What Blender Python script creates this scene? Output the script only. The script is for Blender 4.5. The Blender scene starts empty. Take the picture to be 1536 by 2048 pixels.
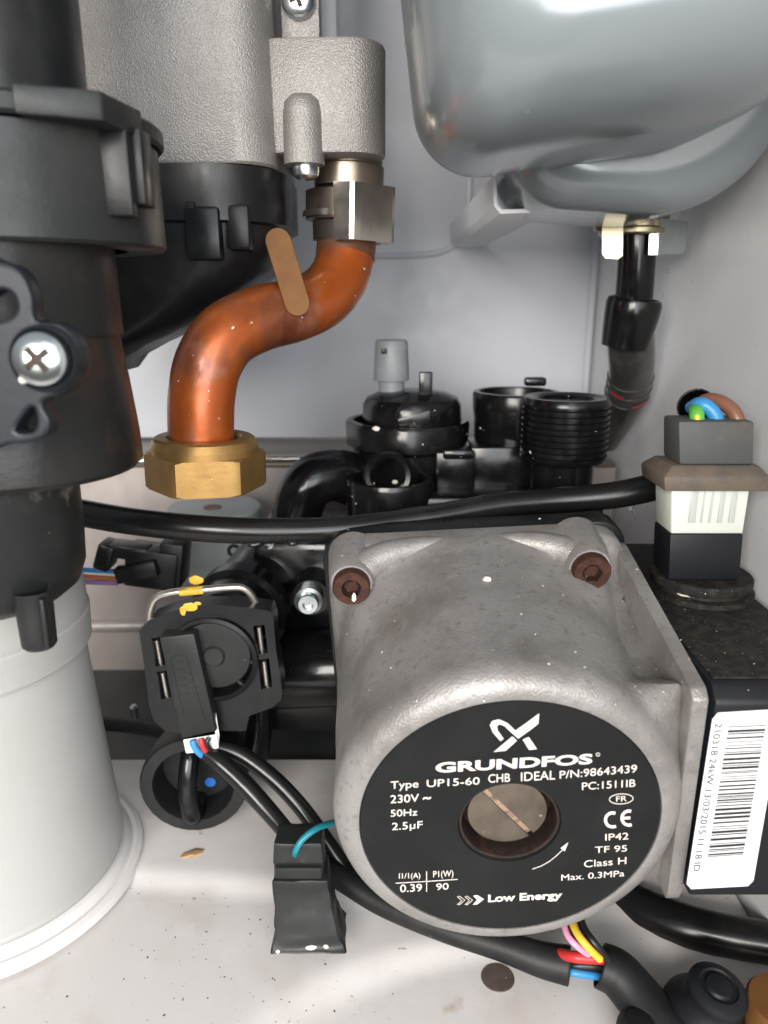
import bpy, bmesh, math, random
from mathutils import Vector, Matrix, noise
R = math.radians
PI = math.pi
sc = bpy.context.scene
col = sc.collection
random.seed(7)
# ------------------------------------------------------------------ camera, world, lamps, exposure
PITCH = R(16)
FPX = 1479.0
cam = bpy.data.cameras.new('camera'); cam_o = bpy.data.objects.new('camera', cam); col.objects.link(cam_o)
cam_o.location = (0, 0, 0); cam_o.rotation_euler = (R(90) - PITCH, 0, 0)
cam.sensor_fit = 'VERTICAL'; cam.sensor_height = 36; cam.sensor_width = 27; cam.lens = 26
cam.clip_start = .005; cam.clip_end = 20
cam.dof.use_dof = True; cam.dof.focus_distance = .235; cam.dof.aperture_fstop = 13
sc.camera = cam_o
sc.view_settings.view_transform = 'Standard'; sc.view_settings.look = 'None'
sc.view_settings.exposure = 0.05; sc.view_settings.gamma = 1; sc.view_settings.use_curve_mapping = False
wd = bpy.data.worlds.new('World'); sc.world = wd; wd.use_nodes = True
nt = wd.node_tree; nt.nodes.clear()
wo = nt.nodes.new('ShaderNodeOutputWorld'); bg = nt.nodes.new('ShaderNodeBackground')
tc = nt.nodes.new('ShaderNodeTexCoord'); sp = nt.nodes.new('ShaderNodeSeparateXYZ'); cr = nt.nodes.new('ShaderNodeValToRGB')
mr = nt.nodes.new('ShaderNodeMapRange'); mr.inputs[1].default_value = -1; mr.inputs[2].default_value = 1
nt.links.new(tc.outputs['Generated'], sp.inputs[0]); nt.links.new(sp.outputs['Z'], mr.inputs[0]); nt.links.new(mr.outputs[0], cr.inputs[0])
e = cr.color_ramp.elements
e[0].position = .3; e[0].color = (.05, .045, .04, 1); e[1].position = .8; e[1].color = (.62, .66, .72, 1)
x = e.new(.5); x.color = (.30, .30, .31, 1)
nt.links.new(cr.outputs[0], bg.inputs[0]); bg.inputs[1].default_value = .50
nt.links.new(bg.outputs[0], wo.inputs[0])
def area(name, loc, target, sx, sy, power, colr):
    l = bpy.data.lights.new(name, 'AREA'); l.shape = 'RECTANGLE'; l.size = sx; l.size_y = sy; l.energy = power; l.color = colr
    o = bpy.data.objects.new(name, l); col.objects.link(o); o.location = loc
    o.rotation_euler = (Vector(target) - Vector(loc)).to_track_quat('-Z', 'Y').to_euler()
    return o
area('room_lamp', (-.32, -.80, .22), (.0, .30, -.07), .50, .40, 15.0, (1, .955, .905))
area('cool_fill', (.30, -.85, .55), (.02, .3, -.02), .7, .5, 4.2, (.86, .93, 1))  # added weaker cool fill from the upper right

area('front_fill', (.22, -.62, .06), (.0, .35, -.06), .55, .40, 5.5, (.97, .98, 1))  # soft fill added near the camera axis to lighten the shadows

# ------------------------------------------------------------------ helpers
cp, spn = math.cos(PITCH), math.sin(PITCH)
def ray(px, py):
    a = (px - 768) / FPX; b = (py - 1024) / FPX
    return Vector((a, cp - b * spn, -(spn + b * cp)))
def W(px, py, Y):
    d = ray(px, py)
    if isinstance(Y, tuple): return d * (Y[0].dot(Y[1]) / d.dot(Y[1]))      # a slanted plane (point, normal)
    return d * (Y / d.y)
def F(px, py, Z):
    d = ray(px, py); return d * (Z / d.z)
def S(px, py, Y):                       # metres per pixel at that spot
    return (Y / ray(px, py).y) / FPX
WORLD = {}
def obj(name, src, mat, parent=None, sharp=35):
    if isinstance(src, bmesh.types.BMesh):
        bmesh.ops.recalc_face_normals(src, faces=src.faces[:])
        me = bpy.data.meshes.new(name); src.to_mesh(me); src.free()
    else:
        me = src; me.name = name
    vs = [v.co for v in me.vertices]
    lo = Vector([min(v[i] for v in vs) for i in range(3)]); hi = Vector([max(v[i] for v in vs) for i in range(3)])
    c = (lo + hi) / 2
    me.transform(Matrix.Translation(-c))
    me.materials.clear(); me.materials.append(mat)
    for p in me.polygons: p.use_smooth = True; p.material_index = 0
    me.set_sharp_from_angle(angle=R(sharp))
    o = bpy.data.objects.new(name, me); col.objects.link(o)
    WORLD[o] = c
    if parent is not None:
        o.parent = parent; o.location = c - WORLD[parent]
    else: o.location = c
    return o
def thing(name, label, cat, base, group=None):
    o = bpy.data.objects.new(name, None); col.objects.link(o); o.location = base; o.empty_display_size = .01
    WORLD[o] = Vector(base); tag(o, label, cat, group); return o
def tag(o, label, cat, group=None):
    o['label'] = label; o['category'] = cat
    if group: o['group'] = group
    return o
def struct(o, kind='structure'):
    o['kind'] = kind; return o
def frame(axis, up=None):
    a = Vector(axis).normalized()
    u = Vector(up) if up else (Vector((0, 0, 1)) if abs(a.z) < .9 else Vector((0, -1, 0)))
    x = u.cross(a).normalized(); y = a.cross(x)
    return Matrix((x, y, a)).transposed().to_4x4()
def add_lathe(bm, origin, axis, prof, seg=48, closed=False, wob=None):
    M = Matrix.Translation(Vector(origin)) @ frame(axis)
    rings = []
    for (r, h) in prof:
        if r < 1e-6: rings.append([bm.verts.new(M @ Vector((0, 0, h)))])
        else:
            rg = []
            for k in range(seg):
                t = 2 * PI * k / seg; rr = r * (wob(t, h) if wob else 1)
                rg.append(bm.verts.new(M @ Vector((rr * math.cos(t), rr * math.sin(t), h))))
            rings.append(rg)
    pairs = list(zip(rings, rings[1:])) + ([(rings[-1], rings[0])] if closed else [])
    for a, b in pairs:
        for k in range(seg):
            k2 = (k + 1) % seg
            if len(a) == 1 and len(b) == 1: continue
            if len(a) == 1: bm.faces.new((a[0], b[k], b[k2]))
            elif len(b) == 1: bm.faces.new((a[k], a[k2], b[0]))
            else: bm.faces.new((a[k], a[k2], b[k2], b[k]))
    return bm
def lathe(name, origin, axis, prof, mat, parent=None, seg=48, closed=False, sharp=35, wob=None):
    return obj(name, add_lathe(bmesh.new(), origin, axis, prof, seg, closed, wob), mat, parent, sharp)
def spline(pts, sub=8):
    pts = [Vector(p) for p in pts]
    if len(pts) < 3: return pts
    out = []
    P = [pts[0] * 2 - pts[1]] + pts + [pts[-1] * 2 - pts[-2]]
    for i in range(1, len(P) - 2):
        a, b, c, d = P[i - 1:i + 3]
        for k in range(sub):
            t = k / sub
            out.append(.5 * ((2 * b) + (c - a) * t + (2 * a - 5 * b + 4 * c - d) * t * t + (3 * b - a - 3 * c + d) * t ** 3))
    out.append(pts[-1]); return out
def add_tube(bm, pts, r, n=16, sub=8, caps=True, flat=None):
    ctrl = len(pts); path = spline(pts, sub) if ctrl > 2 else [Vector(p) for p in pts]
    m = len(path)
    def rad(i):
        if not isinstance(r, (list, tuple)): return r
        f = i / (m - 1) * (len(r) - 1); k = min(int(f), len(r) - 2); return r[k] + (r[k + 1] - r[k]) * (f - k)
    T = []
    for i in range(m):
        T.append((path[min(i + 1, m - 1)] - path[max(i - 1, 0)]).normalized())
    nrm = T[0].orthogonal().normalized(); rings = []
    for i in range(m):
        nrm = (nrm - T[i] * nrm.dot(T[i])).normalized(); bn = T[i].cross(nrm)
        rr = rad(i)
        rings.append([bm.verts.new(path[i] + (nrm * math.cos(2 * PI * k / n) + bn * math.sin(2 * PI * k / n)) * rr) for k in range(n)])
    for a, b in zip(rings, rings[1:]):
        for k in range(n): bm.faces.new((a[k], a[(k + 1) % n], b[(k + 1) % n], b[k]))
    if caps: bm.faces.new(rings[0][::-1]); bm.faces.new(rings[-1])
    return bm
def tube(name, pts, r, mat, parent=None, n=16, sub=8, caps=True):
    return obj(name, add_tube(bmesh.new(), pts, r, n, sub, caps), mat, parent, 50)
def add_box(bm, c, size, bev=0, rot=None, seg=2):
    b2 = bmesh.new(); bmesh.ops.create_cube(b2, size=1)
    for v in b2.verts: v.co = Vector((v.co.x * size[0], v.co.y * size[1], v.co.z * size[2]))
    if bev: bmesh.ops.bevel(b2, geom=b2.edges[:], offset=bev, segments=seg, profile=.5, affect='EDGES', clamp_overlap=True)
    M = Matrix.Translation(Vector(c)) @ (rot.to_4x4() if rot else Matrix())
    b2.transform(M); me = bpy.data.meshes.new('tmp'); b2.to_mesh(me); b2.free(); bm.from_mesh(me); bpy.data.meshes.remove(me)
    return bm
def box(name, c, size, mat, parent=None, bev=.0006, rot=None):
    return obj(name, add_box(bmesh.new(), c, size, bev, rot), mat, parent)
def boxspan(bm, x0, x1, y0, y1, z0, z1, bev=.0006):
    return add_box(bm, ((x0 + x1) / 2, (y0 + y1) / 2, (z0 + z1) / 2), (abs(x1 - x0), abs(y1 - y0), abs(z1 - z0)), bev)
def add_loft(bm, secs, bev=0, caps=True, closed=False):
    b2 = bmesh.new()
    rings = [[b2.verts.new(Vector(p)) for p in s] for s in secs]; n = len(rings[0])
    for a, b in zip(rings, rings[1:]):
        for k in range(n): b2.faces.new((a[k], a[(k + 1) % n], b[(k + 1) % n], b[k]))
    if caps: b2.faces.new(rings[0][::-1]); b2.faces.new(rings[-1])
    if bev:
        bmesh.ops.recalc_face_normals(b2, faces=b2.faces[:])
        es = [e for e in b2.edges if len(e.link_faces) == 2 and e.calc_face_angle(0) > R(25)]
        bmesh.ops.bevel(b2, geom=es, offset=bev, segments=2, profile=.5, affect='EDGES', clamp_overlap=True)
    me = bpy.data.meshes.new('tmp'); b2.to_mesh(me); b2.free(); bm.from_mesh(me); bpy.data.meshes.remove(me)
    return bm
def loft(name, secs, mat, parent=None, bev=0, caps=True, sharp=35):
    return obj(name, add_loft(bmesh.new(), secs, bev, caps), mat, parent, sharp)
def rrect(x0, x1, y0, y1, r, n=5):
    out = []
    for (cx, cy, a0) in ((x1 - r, y1 - r, 0), (x0 + r, y1 - r, 90), (x0 + r, y0 + r, 180), (x1 - r, y0 + r, 270)):
        for k in range(n + 1):
            a = R(a0 + 90 * k / n); out.append((cx + r * math.cos(a), cy + r * math.sin(a)))
    return out
def rmesh(loops, depth, bevel=0, M=None):
    """flat outline(s) with holes -> solid plate; front face at local z=0, going to z=-depth"""
    cu = bpy.data.curves.new('tmp', 'CURVE'); cu.dimensions = '2D'; cu.fill_mode = 'BOTH'
    for lp in loops:
        s = cu.splines.new('POLY'); s.points.add(len(lp) - 1); s.use_cyclic_u = True
        for p, q in zip(s.points, lp): p.co = (q[0], q[1], 0, 1)
    cu.extrude = max(depth / 2 - bevel, 1e-6); cu.bevel_depth = bevel; cu.bevel_resolution = 1
    if bevel: cu.offset = -bevel
    o = bpy.data.objects.new('tmp', cu); col.objects.link(o)
    bpy.context.view_layer.update()
    me = bpy.data.meshes.new_from_object(o.evaluated_get(bpy.context.evaluated_depsgraph_get()))
    bpy.data.objects.remove(o); bpy.data.curves.remove(cu)
    me.transform(Matrix.Translation((0, 0, -depth / 2)))
    if M is not None: me.transform(M)
    return me
def YP(Y):      # local (x,y) -> world (X,Z) on plane Y, local +z towards the viewer
    return Matrix(((1, 0, 0, 0), (0, 0, -1, Y), (0, 1, 0, 0), (0, 0, 0, 1)))
def ZP(Z):      # local (x,y) -> world (X,Y) on plane Z, +z up
    return Matrix.Translation((0, 0, Z))
def pxl(pts, Y):
    out = []
    for p in pts:
        w = W(p[0], p[1], Y); out.append((w.x, w.z))
    return out
def circ(cx, cy, r, n=32, a0=0, a1=360):
    full = abs(a1 - a0) >= 360
    return [(cx + r * math.cos(R(a0 + (a1 - a0) * k / (n if full else n - 1))), cy + r * math.sin(R(a0 + (a1 - a0) * k / (n if full else n - 1)))) for k in range(n)]
def plate(name, loops, Y, depth, mat, parent=None, bevel=0):
    return obj(name, rmesh(loops, depth, bevel, YP(Y)), mat, parent)
def smooth2d(pts, sub=5):
    n = len(pts); out = []
    V = [Vector((p[0], p[1], 0)) for p in pts]
    for i in range(n):
        a, b, c, d = V[i - 1], V[i], V[(i + 1) % n], V[(i + 2) % n]
        for k in range(sub):
            t = k / sub
            q = .5 * ((2 * b) + (c - a) * t + (2 * a - 5 * b + 4 * c - d) * t * t + (3 * b - a - 3 * c + d) * t ** 3)
            out.append((q.x, q.y))
    return out
def join(bm, me):
    bm.from_mesh(me); bpy.data.meshes.remove(me); return bm
_cap = {}
def text_mesh(s, bold=0.0):
    cu = bpy.data.curves.new('tmp', 'FONT'); cu.body = s; cu.size = 1; cu.offset = bold; cu.resolution_u = 4
    o = bpy.data.objects.new('tmp', cu); col.objects.link(o); bpy.context.view_layer.update()
    me = bpy.data.meshes.new_from_object(o.evaluated_get(bpy.context.evaluated_depsgraph_get()))
    bpy.data.objects.remove(o); bpy.data.curves.remove(cu); return me
def add_text(bm, s, bl, br, tl, Y, bold=0.0, thick=.00012):
    """lettering on the plane Y: baseline from bl to br, cap height up to tl (all three as picture positions on that plane)"""
    if 'H' not in _cap:
        m = text_mesh('H'); _cap['H'] = max(v.co.y for v in m.vertices); bpy.data.meshes.remove(m)
    me = text_mesh(s, bold)
    x0 = min(v.co.x for v in me.vertices); x1 = max(v.co.x for v in me.vertices)
    a, b, c = W(*bl, Y), W(*br, Y), W(*tl, Y)
    for v in me.vertices:
        u = (v.co.x - x0) / (x1 - x0); w = v.co.y / _cap['H']
        v.co = a + (b - a) * u + (c - a) * w
    return join(bm, me)
def add_poly(bm, pts, Y):
    bm.faces.new([bm.verts.new(W(p[0], p[1], Y)) for p in pts])
def add_stroke(bm, pts, w, Y, closed=False):
    """flat stroke of width w (picture units) along pts on plane Y"""
    n = len(pts); L = []; Rr = []
    for i in range(n):
        a = pts[(i - 1) % n] if (closed or i > 0) else pts[i]; b = pts[(i + 1) % n] if (closed or i < n - 1) else pts[i]
        dx, dy = b[0] - a[0], b[1] - a[1]; l = math.hypot(dx, dy) or 1
        nx, ny = -dy / l * w / 2, dx / l * w / 2
        L.append(bm.verts.new(W(pts[i][0] + nx, pts[i][1] + ny, Y))); Rr.append(bm.verts.new(W(pts[i][0] - nx, pts[i][1] - ny, Y)))
    for i in range(n if closed else n - 1):
        j = (i + 1) % n; bm.faces.new((L[i], L[j], Rr[j], Rr[i]))
def hexnut(bm, origin, axis, af, h, rc, hole, rot=0, seg=72):
    """hexagon nut: across-flats af, height h, chamfer circle rc, both ends chamfered"""
    M = Matrix.Translation(Vector(origin)) @ frame(axis)
    a = af / 2
    def hx(t):
        q = (t - rot) % (PI / 3) - PI / 6; return a / math.cos(q)
    rings = []
    def ring(fr):
        rings.append([bm.verts.new(M @ Vector(fr(2 * PI * k / seg))) for k in range(seg)])
    P = lambda r, t, z: (r * math.cos(t), r * math.sin(t), z)
    ring(lambda t: P(hole, t, 0)); ring(lambda t: P(min(rc, hx(t)), t, 0))
    ring(lambda t: P(hx(t), t, max(0, hx(t) - rc) * .6 + .0002)); ring(lambda t: P(hx(t), t, h - .0002 - max(0, hx(t) - rc) * .6))
    ring(lambda t: P(min(rc, hx(t)), t, h)); ring(lambda t: P(hole, t, h))
    for p, q in list(zip(rings, rings[1:])) + [(rings[-1], rings[0])]:
        for k in range(seg): bm.faces.new((p[k], p[(k + 1) % seg], q[(k + 1) % seg], q[k]))
    return bm

# ------------------------------------------------------------------ materials
def mat(name, c, rough=.5, metal=0, var=None, bump=None, spec=.5, coat=0, sss=0, trans=0, specks=None, fine=None, ior=None, rvar=0):
    m = bpy.data.materials.new(name); m.use_nodes = True; t = m.node_tree; b = t.nodes['Principled BSDF']
    b.inputs['Base Color'].default_value = (*c, 1); b.inputs['Roughness'].default_value = rough; b.inputs['Metallic'].default_value = metal
    b.inputs['Specular IOR Level'].default_value = spec
    if coat: b.inputs['Coat Weight'].default_value = coat; b.inputs['Coat Roughness'].default_value = .12
    if sss: b.inputs['Subsurface Weight'].default_value = sss; b.inputs['Subsurface Radius'].default_value = (.006, .006, .006); b.inputs['Subsurface Scale'].default_value = 1
    if trans: b.inputs['Transmission Weight'].default_value = trans
    if ior: b.inputs['IOR'].default_value = ior
    co = t.nodes.new('ShaderNodeTexCoord')
    def ns(scale, detail=4, rgh=.55):
        n = t.nodes.new('ShaderNodeTexNoise'); n.inputs['Scale'].default_value = scale; n.inputs['Detail'].default_value = detail; n.inputs['Roughness'].default_value = rgh
        t.links.new(co.outputs['Object'], n.inputs['Vector']); return n
    cur = None
    def mix(fac, a, bcol):
        x = t.nodes.new('ShaderNodeMix'); x.data_type = 'RGBA'
        t.links.new(fac, x.inputs[0])
        if a is None: x.inputs[6].default_value = (*c, 1)
        else: t.links.new(a, x.inputs[6])
        x.inputs[7].default_value = (*bcol, 1); return x.outputs[2]
    def rampfac(n, lo, hi):
        r_ = t.nodes.new('ShaderNodeMapRange'); r_.inputs[1].default_value = lo; r_.inputs[2].default_value = hi
        t.links.new(n.outputs['Fac'], r_.inputs[0]); return r_.outputs[0]
    for v in (var or []):               # (colour, scale, lo, hi)
        cur = mix(rampfac(ns(v[1], 5), v[2], v[3]), cur, v[0])
    for v in (specks or []):            # small grains of another colour (colour, scale, threshold)
        cur = mix(rampfac(ns(v[1], 2, .5), v[2], v[2] + .03), cur, v[0])
    if cur is not None: t.links.new(cur, b.inputs['Base Color'])
    if rvar:
        n = ns(90, 5); mm = t.nodes.new('ShaderNodeMapRange'); mm.inputs[1].default_value = .3; mm.inputs[2].default_value = .7
        mm.inputs[3].default_value = max(.02, rough - rvar); mm.inputs[4].default_value = min(1, rough + rvar)
        t.links.new(n.outputs['Fac'], mm.inputs[0]); t.links.new(mm.outputs[0], b.inputs['Roughness'])
    last = None
    for bp in (bump or []):              # (scale, strength, distance)
        n = ns(bp[0], 3); u = t.nodes.new('ShaderNodeBump'); u.inputs['Strength'].default_value = bp[1]; u.inputs['Distance'].default_value = bp[2]
        t.links.new(n.outputs['Fac'], u.inputs['Height'])
        if last: t.links.new(last, u.inputs['Normal'])
        last = u.outputs[0]
    if last: t.links.new(last, b.inputs['Normal'])
    return m
M = {}
M['wall'] = mat('white_painted_steel', (.62, .64, .685), .42, var=[((.58, .595, .625), 9, .4, .7)], bump=[(1400, .05, .0002)], rvar=.06)
M['side'] = mat('grey_painted_steel', (.76, .765, .77), .32, var=[((.74, .74, .74), 12, .45, .75)], specks=[((.88, .88, .88), 110, .74)], rvar=.06)
M['floor'] = mat('dusty_white_floor_paint', (.68, .645, .62), .45, var=[((.58, .52, .47), 28, .50, .72), ((.71, .685, .665), 60, .5, .7), ((.47, .38, .30), 75, .66, .78)], specks=[((.35, .29, .23), 420, .73), ((.10, .085, .07), 800, .77)], bump=[(500, .08, .0002)], rvar=.1)
M['strip'] = mat('dark_grey_strip', (.060, .064, .062), .5, var=[((.035, .04, .042), 25, .4, .65)], specks=[((.2, .18, .16), 500, .74)])
M['galv'] = mat('galvanised_panel', (.50, .45, .42), .38, .25, var=[((.42, .36, .33), 30, .4, .7)], rvar=.1)
M['ledge'] = mat('dark_brown_steel', (.22, .17, .14), .35, .5)  # one dark brown over the whole ledge
M['bead'] = mat('bright_steel_bead', (.62, .58, .54), .22, .9)
M['blk'] = mat('black_plastic', (.009, .0095, .010), .36, spec=.3, var=[((.015, .015, .015), 60, .45, .7)], specks=[((.09, .085, .08), 700, .76)], bump=[(900, .12, .0002)], rvar=.1)
M['blkgloss'] = mat('wet_black_plastic', (.005, .005, .0055), .2, spec=.35, var=[((.010, .010, .010), 50, .5, .7)], specks=[((.14, .13, .12), 650, .785)], bump=[(500, .1, .0002)], rvar=.1)
M['blkdust'] = mat('worn_black_plastic', (.016, .017, .017), .42, spec=.32, var=[((.026, .026, .025), 45, .5, .75), ((.05, .044, .038), 90, .66, .8), ((.11, .108, .10), 62, .66, .72)], specks=[((.16, .15, .14), 420, .755)], bump=[(700, .2, .0003)], rvar=.08)
M['blkbrown'] = mat('water_stained_black_plastic', (.013, .0125, .012), .36, spec=.35, var=[((.055, .026, .016), 34, .53, .70), ((.09, .085, .078), 70, .66, .72)], specks=[((.18, .16, .14), 420, .755)], bump=[(600, .2, .0003)], rvar=.1)
M['bluegrey'] = mat('blue_grey_plastic', (.018, .021, .026), .42, spec=.35, specks=[((.3, .3, .3), 500, .77)], bump=[(700, .15, .0002)])
M['topdust'] = mat('dust_covered_black_plastic', (.012, .012, .012), .65, spec=.25, var=[((.032, .027, .021), 260, .42, .66)], specks=[((.10, .085, .065), 900, .68), ((.25, .22, .18), 600, .77)], bump=[(1500, .5, .0004)])
M['rubber'] = mat('black_rubber', (.010, .010, .0105), .5, spec=.35, var=[((.02, .02, .02), 70, .5, .7)], specks=[((.1, .09, .08), 700, .75)], bump=[(900, .15, .0003)])
M['hose'] = mat('glossy_black_sheath', (.008, .008, .008), .24, spec=.4, var=[((.014, .014, .014), 40, .5, .7)], specks=[((.2, .19, .18), 500, .785)], bump=[(140, .1, .0006)], rvar=.07)
M['cast'] = mat('grey_cast_housing', (.345, .33, .318), .46, .5, var=[((.245, .228, .213), 38, .44, .64), ((.37, .35, .33), 190, .54, .74), ((.235, .22, .205), 420, .56, .72)], specks=[((.55, .51, .47), 620, .745)], bump=[(1500, .55, .0004), (350, .12, .0004)], rvar=.08)
M['alu'] = mat('sand_cast_aluminium', (.34, .32, .30), .46, .6, var=[((.30, .28, .26), 60, .4, .7)], bump=[(1900, .8, .0005), (900, .15, .0004)], rvar=.06)
M['rust'] = mat('rusty_steel', (.045, .018, .012), .55, .4, var=[((.085, .03, .016), 300, .45, .65), ((.035, .022, .018), 200, .55, .75)], bump=[(1200, .5, .0004)])
M['rustpit_shade'] = mat('rusty_bore_cross_shade', (.022, .013, .010), .6, .2, var=[((.06, .028, .016), 250, .5, .7)], bump=[(900, .4, .0004)])  # rust of the bore; also the painted shade in the screw crosses
M['plug'] = mat('tarnished_steel', (.17, .14, .11), .45, .55, var=[((.11, .085, .066), 140, .4, .7)], specks=[((.5, .42, .33), 500, .72)], bump=[(1000, .15, .0003)])
M['slot'] = mat('sandy_rust', (.30, .20, .14), .7, var=[((.12, .08, .06), 260, .5, .62)], bump=[(900, .4, .0004)])
M['plate'] = mat('charcoal_name_plate', (.0095, .0105, .0105), .5, spec=.18, var=[((.0135, .015, .0145), 60, .45, .7)], specks=[((.2, .2, .2), 420, .79)], rvar=.06)
M['ink'] = mat('cream_print', (.78, .71, .65), .5)
M['label'] = mat('white_label_paper', (.80, .79, .79), .4, var=[((.74, .73, .73), 50, .4, .7)])
M['bars'] = mat('black_print', (.02, .02, .022), .5)
M['copper'] = mat('oxidised_copper', (.44, .095, .016), .38, .5, coat=.3, var=[((.58, .155, .022), 30, .46, .66), ((.27, .08, .035), 26, .47, .57), ((.40, .15, .085), 60, .56, .66), ((.15, .035, .014), 44, .57, .68)], specks=[((.75, .5, .34), 330, .765)], bump=[(300, .12, .0004)], rvar=.12)
M['copperdk'] = mat('browned_copper', (.20, .095, .062), .38, .55, var=[((.30, .11, .05), 60, .5, .65), ((.14, .07, .045), 40, .5, .7)], rvar=.08)
M['tagc'] = mat('dull_copper_strip', (.175, .078, .024), .6, .1, spec=.25, var=[((.14, .06, .018), 150, .4, .7)], bump=[(500, .1, .0003)])
M['solder'] = mat('dark_solder', (.18, .16, .145), .4, .7, bump=[(900, .4, .0004)])
M['brass'] = mat('brass', (.46, .275, .095), .40, .8, var=[((.34, .19, .065), 60, .45, .7)], specks=[((.75, .65, .5), 500, .77)], rvar=.08, bump=[(700, .1, .0003)])
M['brassface'] = M['brass']
M['nickel'] = mat('nickel_plated_brass', (.62, .56, .50), .22, .95, var=[((.40, .33, .27), 50, .5, .75)], rvar=.06)
M['neck'] = mat('dull_bronze_neck', (.27, .215, .17), .34, .8, var=[((.2, .15, .11), 70, .45, .7)])
M['darkneck'] = mat('dark_bronze_collar', (.10, .082, .068), .38, .7, var=[((.06, .048, .04), 120, .45, .65)])
M['zinc'] = mat('zinc_plated_steel', (.62, .66, .66), .22, .95, var=[((.5, .55, .55), 200, .4, .7)], rvar=.06)
M['steel'] = mat('spring_steel', (.58, .53, .48), .3, .9)
M['dark'] = mat('recess_shade_black', (.004, .004, .004), .8)  # near black that paints in the shade of a recess
M['vessel'] = mat('silver_grey_enamel', (.245, .275, .285), .24, .15, var=[((.225, .25, .26), 14, .4, .7)], specks=[((.5, .5, .49), 260, .78)], coat=.4, rvar=.02)
M['white'] = mat('white_sheet_metal', (.84, .85, .86), .4, rvar=.06)
M['pe'] = mat('translucent_white_plastic', (.46, .46, .445), .40, sss=.9, var=[((.43, .42, .395), 14, .4, .7)], specks=[((.5, .45, .38), 180, .775)], rvar=.06)
M['pelip'] = mat('white_plastic_base', (.74, .71, .69), .4, sss=.2, specks=[((.3, .25, .2), 420, .76)])
M['greycap'] = mat('grey_plastic_cap', (.21, .22, .23), .5, var=[((.25, .255, .26), 160, .5, .7)])
M['palegrey'] = mat('pale_grey_plastic', (.38, .42, .41), .45, var=[((.33, .36, .35), 60, .4, .7)])
M['brownspot'] = mat('brown_moulding_spot', (.13, .075, .05), .5)
M['nylon'] = mat('white_nylon', (.66, .69, .62), .35, sss=.3, rvar=.06)
M['nylonrib'] = mat('grey_nylon_rib', (.46, .49, .45), .4)
M['conn'] = mat('dirty_dark_grey_rubber', (.065, .068, .066), .6, var=[((.10, .085, .07), 110, .5, .72)], specks=[((.25, .22, .18), 500, .75)], bump=[(800, .2, .0003)])
M['muddy'] = mat('mud_stained_rubber', (.125, .095, .07), .65, var=[((.07, .065, .06), 90, .45, .7), ((.27, .15, .06), 180, .63, .75)], bump=[(900, .3, .0004)])
M['navy'] = mat('matt_blue_black_plastic', (.009, .010, .0125), .5, spec=.3, rvar=.05)
def wire(n, c): return mat(n + '_wire_insulation', c, .38)
M['w_blue'] = wire('blue', (.035, .24, .52)); M['w_brown'] = wire('brown', (.20, .085, .05)); M['w_green'] = wire('green', (.10, .42, .06))
M['w_yellow'] = wire('yellow', (.80, .53, .05)); M['w_red'] = wire('red', (.52, .03, .03)); M['w_pink'] = wire('pink', (.78, .32, .50))
M['w_teal'] = wire('teal', (.01, .19, .24)); M['w_orange'] = wire('orange', (.45, .15, .05)); M['w_purple'] = wire('purple', (.30, .16, .38)); M['w_black'] = wire('black', (.012, .012, .012))
M['yellowpaint'] = mat('yellow_marker_paint', (.72, .44, .04), .5, var=[((.55, .3, .03), 500, .5, .7)])
M['bluedot'] = mat('blue_marker_dot', (.03, .18, .60), .45)
M['whiteconn'] = mat('white_connector', (.78, .76, .72), .45)
M['water'] = mat('water', (.95, .97, 1), .03, trans=1, ior=1.33)
M['crumb'] = mat('pale_plaster_crumb', (.72, .68, .60), .8)
M['grit'] = mat('black_grit', (.03, .025, .02), .8)
M['husk'] = mat('dry_husk', (.42, .24, .10), .7)
M['holebrown'] = mat('brown_knockout', (.115, .085, .07), .5, var=[((.08, .06, .05), 300, .4, .7)], specks=[((.4, .36, .3), 600, .74)])
M['clearhose'] = mat('grey_braided_hose', (.035, .033, .032), .22, var=[((.07, .068, .065), 60, .45, .65)], coat=.4)
M['redprint'] = mat('red_print', (.45, .02, .03), .4)
M['goldclip'] = mat('yellow_passivated_steel', (.52, .44, .27), .3, .85, var=[((.45, .42, .33), 90, .4, .7)])

# ------------------------------------------------------------------ the cabinet round it all
BW, SX, FZ, PY = .46, .127, -.205, .39
bm = bmesh.new(); boxspan(bm, -.42, SX - .0015, BW, BW + .002, -.083, .45, 0); struct(obj('back_wall', bm, M['wall']))
bm = bmesh.new(); boxspan(bm, SX, SX + .002, -.02, BW + .004, -.24, .45, 0); struct(obj('side_wall', bm, M['side']))
tube_bm = bmesh.new(); add_tube(tube_bm, [(SX - .003, BW - .001, .44), (SX - .003, BW - .001, -.08)], .0022, 10)
struct(obj('wall_seam', tube_bm, M['wall']))
# pressed groove on the back wall, seen as a soft curved line
pts = [W(700, 512, BW + .0008), W(800, 512, BW + .0008), W(880, 505, BW + .0008), W(920, 478, BW + .0008), W(935, 440, BW + .0008), W(940, 340, BW + .0008)]
struct(obj('wall_bead', add_tube(bmesh.new(), pts, .0022, 10), M['wall']))
bm = bmesh.new(); boxspan(bm, -.42, .125, PY, BW - .001, -.0865, -.0845, .0004); struct(obj('ledge', bm, M['ledge']))
bm = bmesh.new(); boxspan(bm, -.42, .125, PY, PY + .002, -.21, -.087, 0)
struct(obj('lower_wall', bm, M['galv']))
pts = [W(100, 926, PY - .002), W(300, 921, PY - .002), W(560, 917, PY - .002), W(660, 920, PY - .002), W(700, 945, PY - .002), W(720, 1000, PY - .002)]
struct(obj('ledge_lip', add_tube(bmesh.new(), pts, .0022, 12), M['bead']))
pts = [W(60, 1252, PY), W(300, 1250, PY), W(560, 1248, PY)]
struct(obj('panel_bead', add_tube(bmesh.new(), pts, .004, 12), M['galv']))
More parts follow.
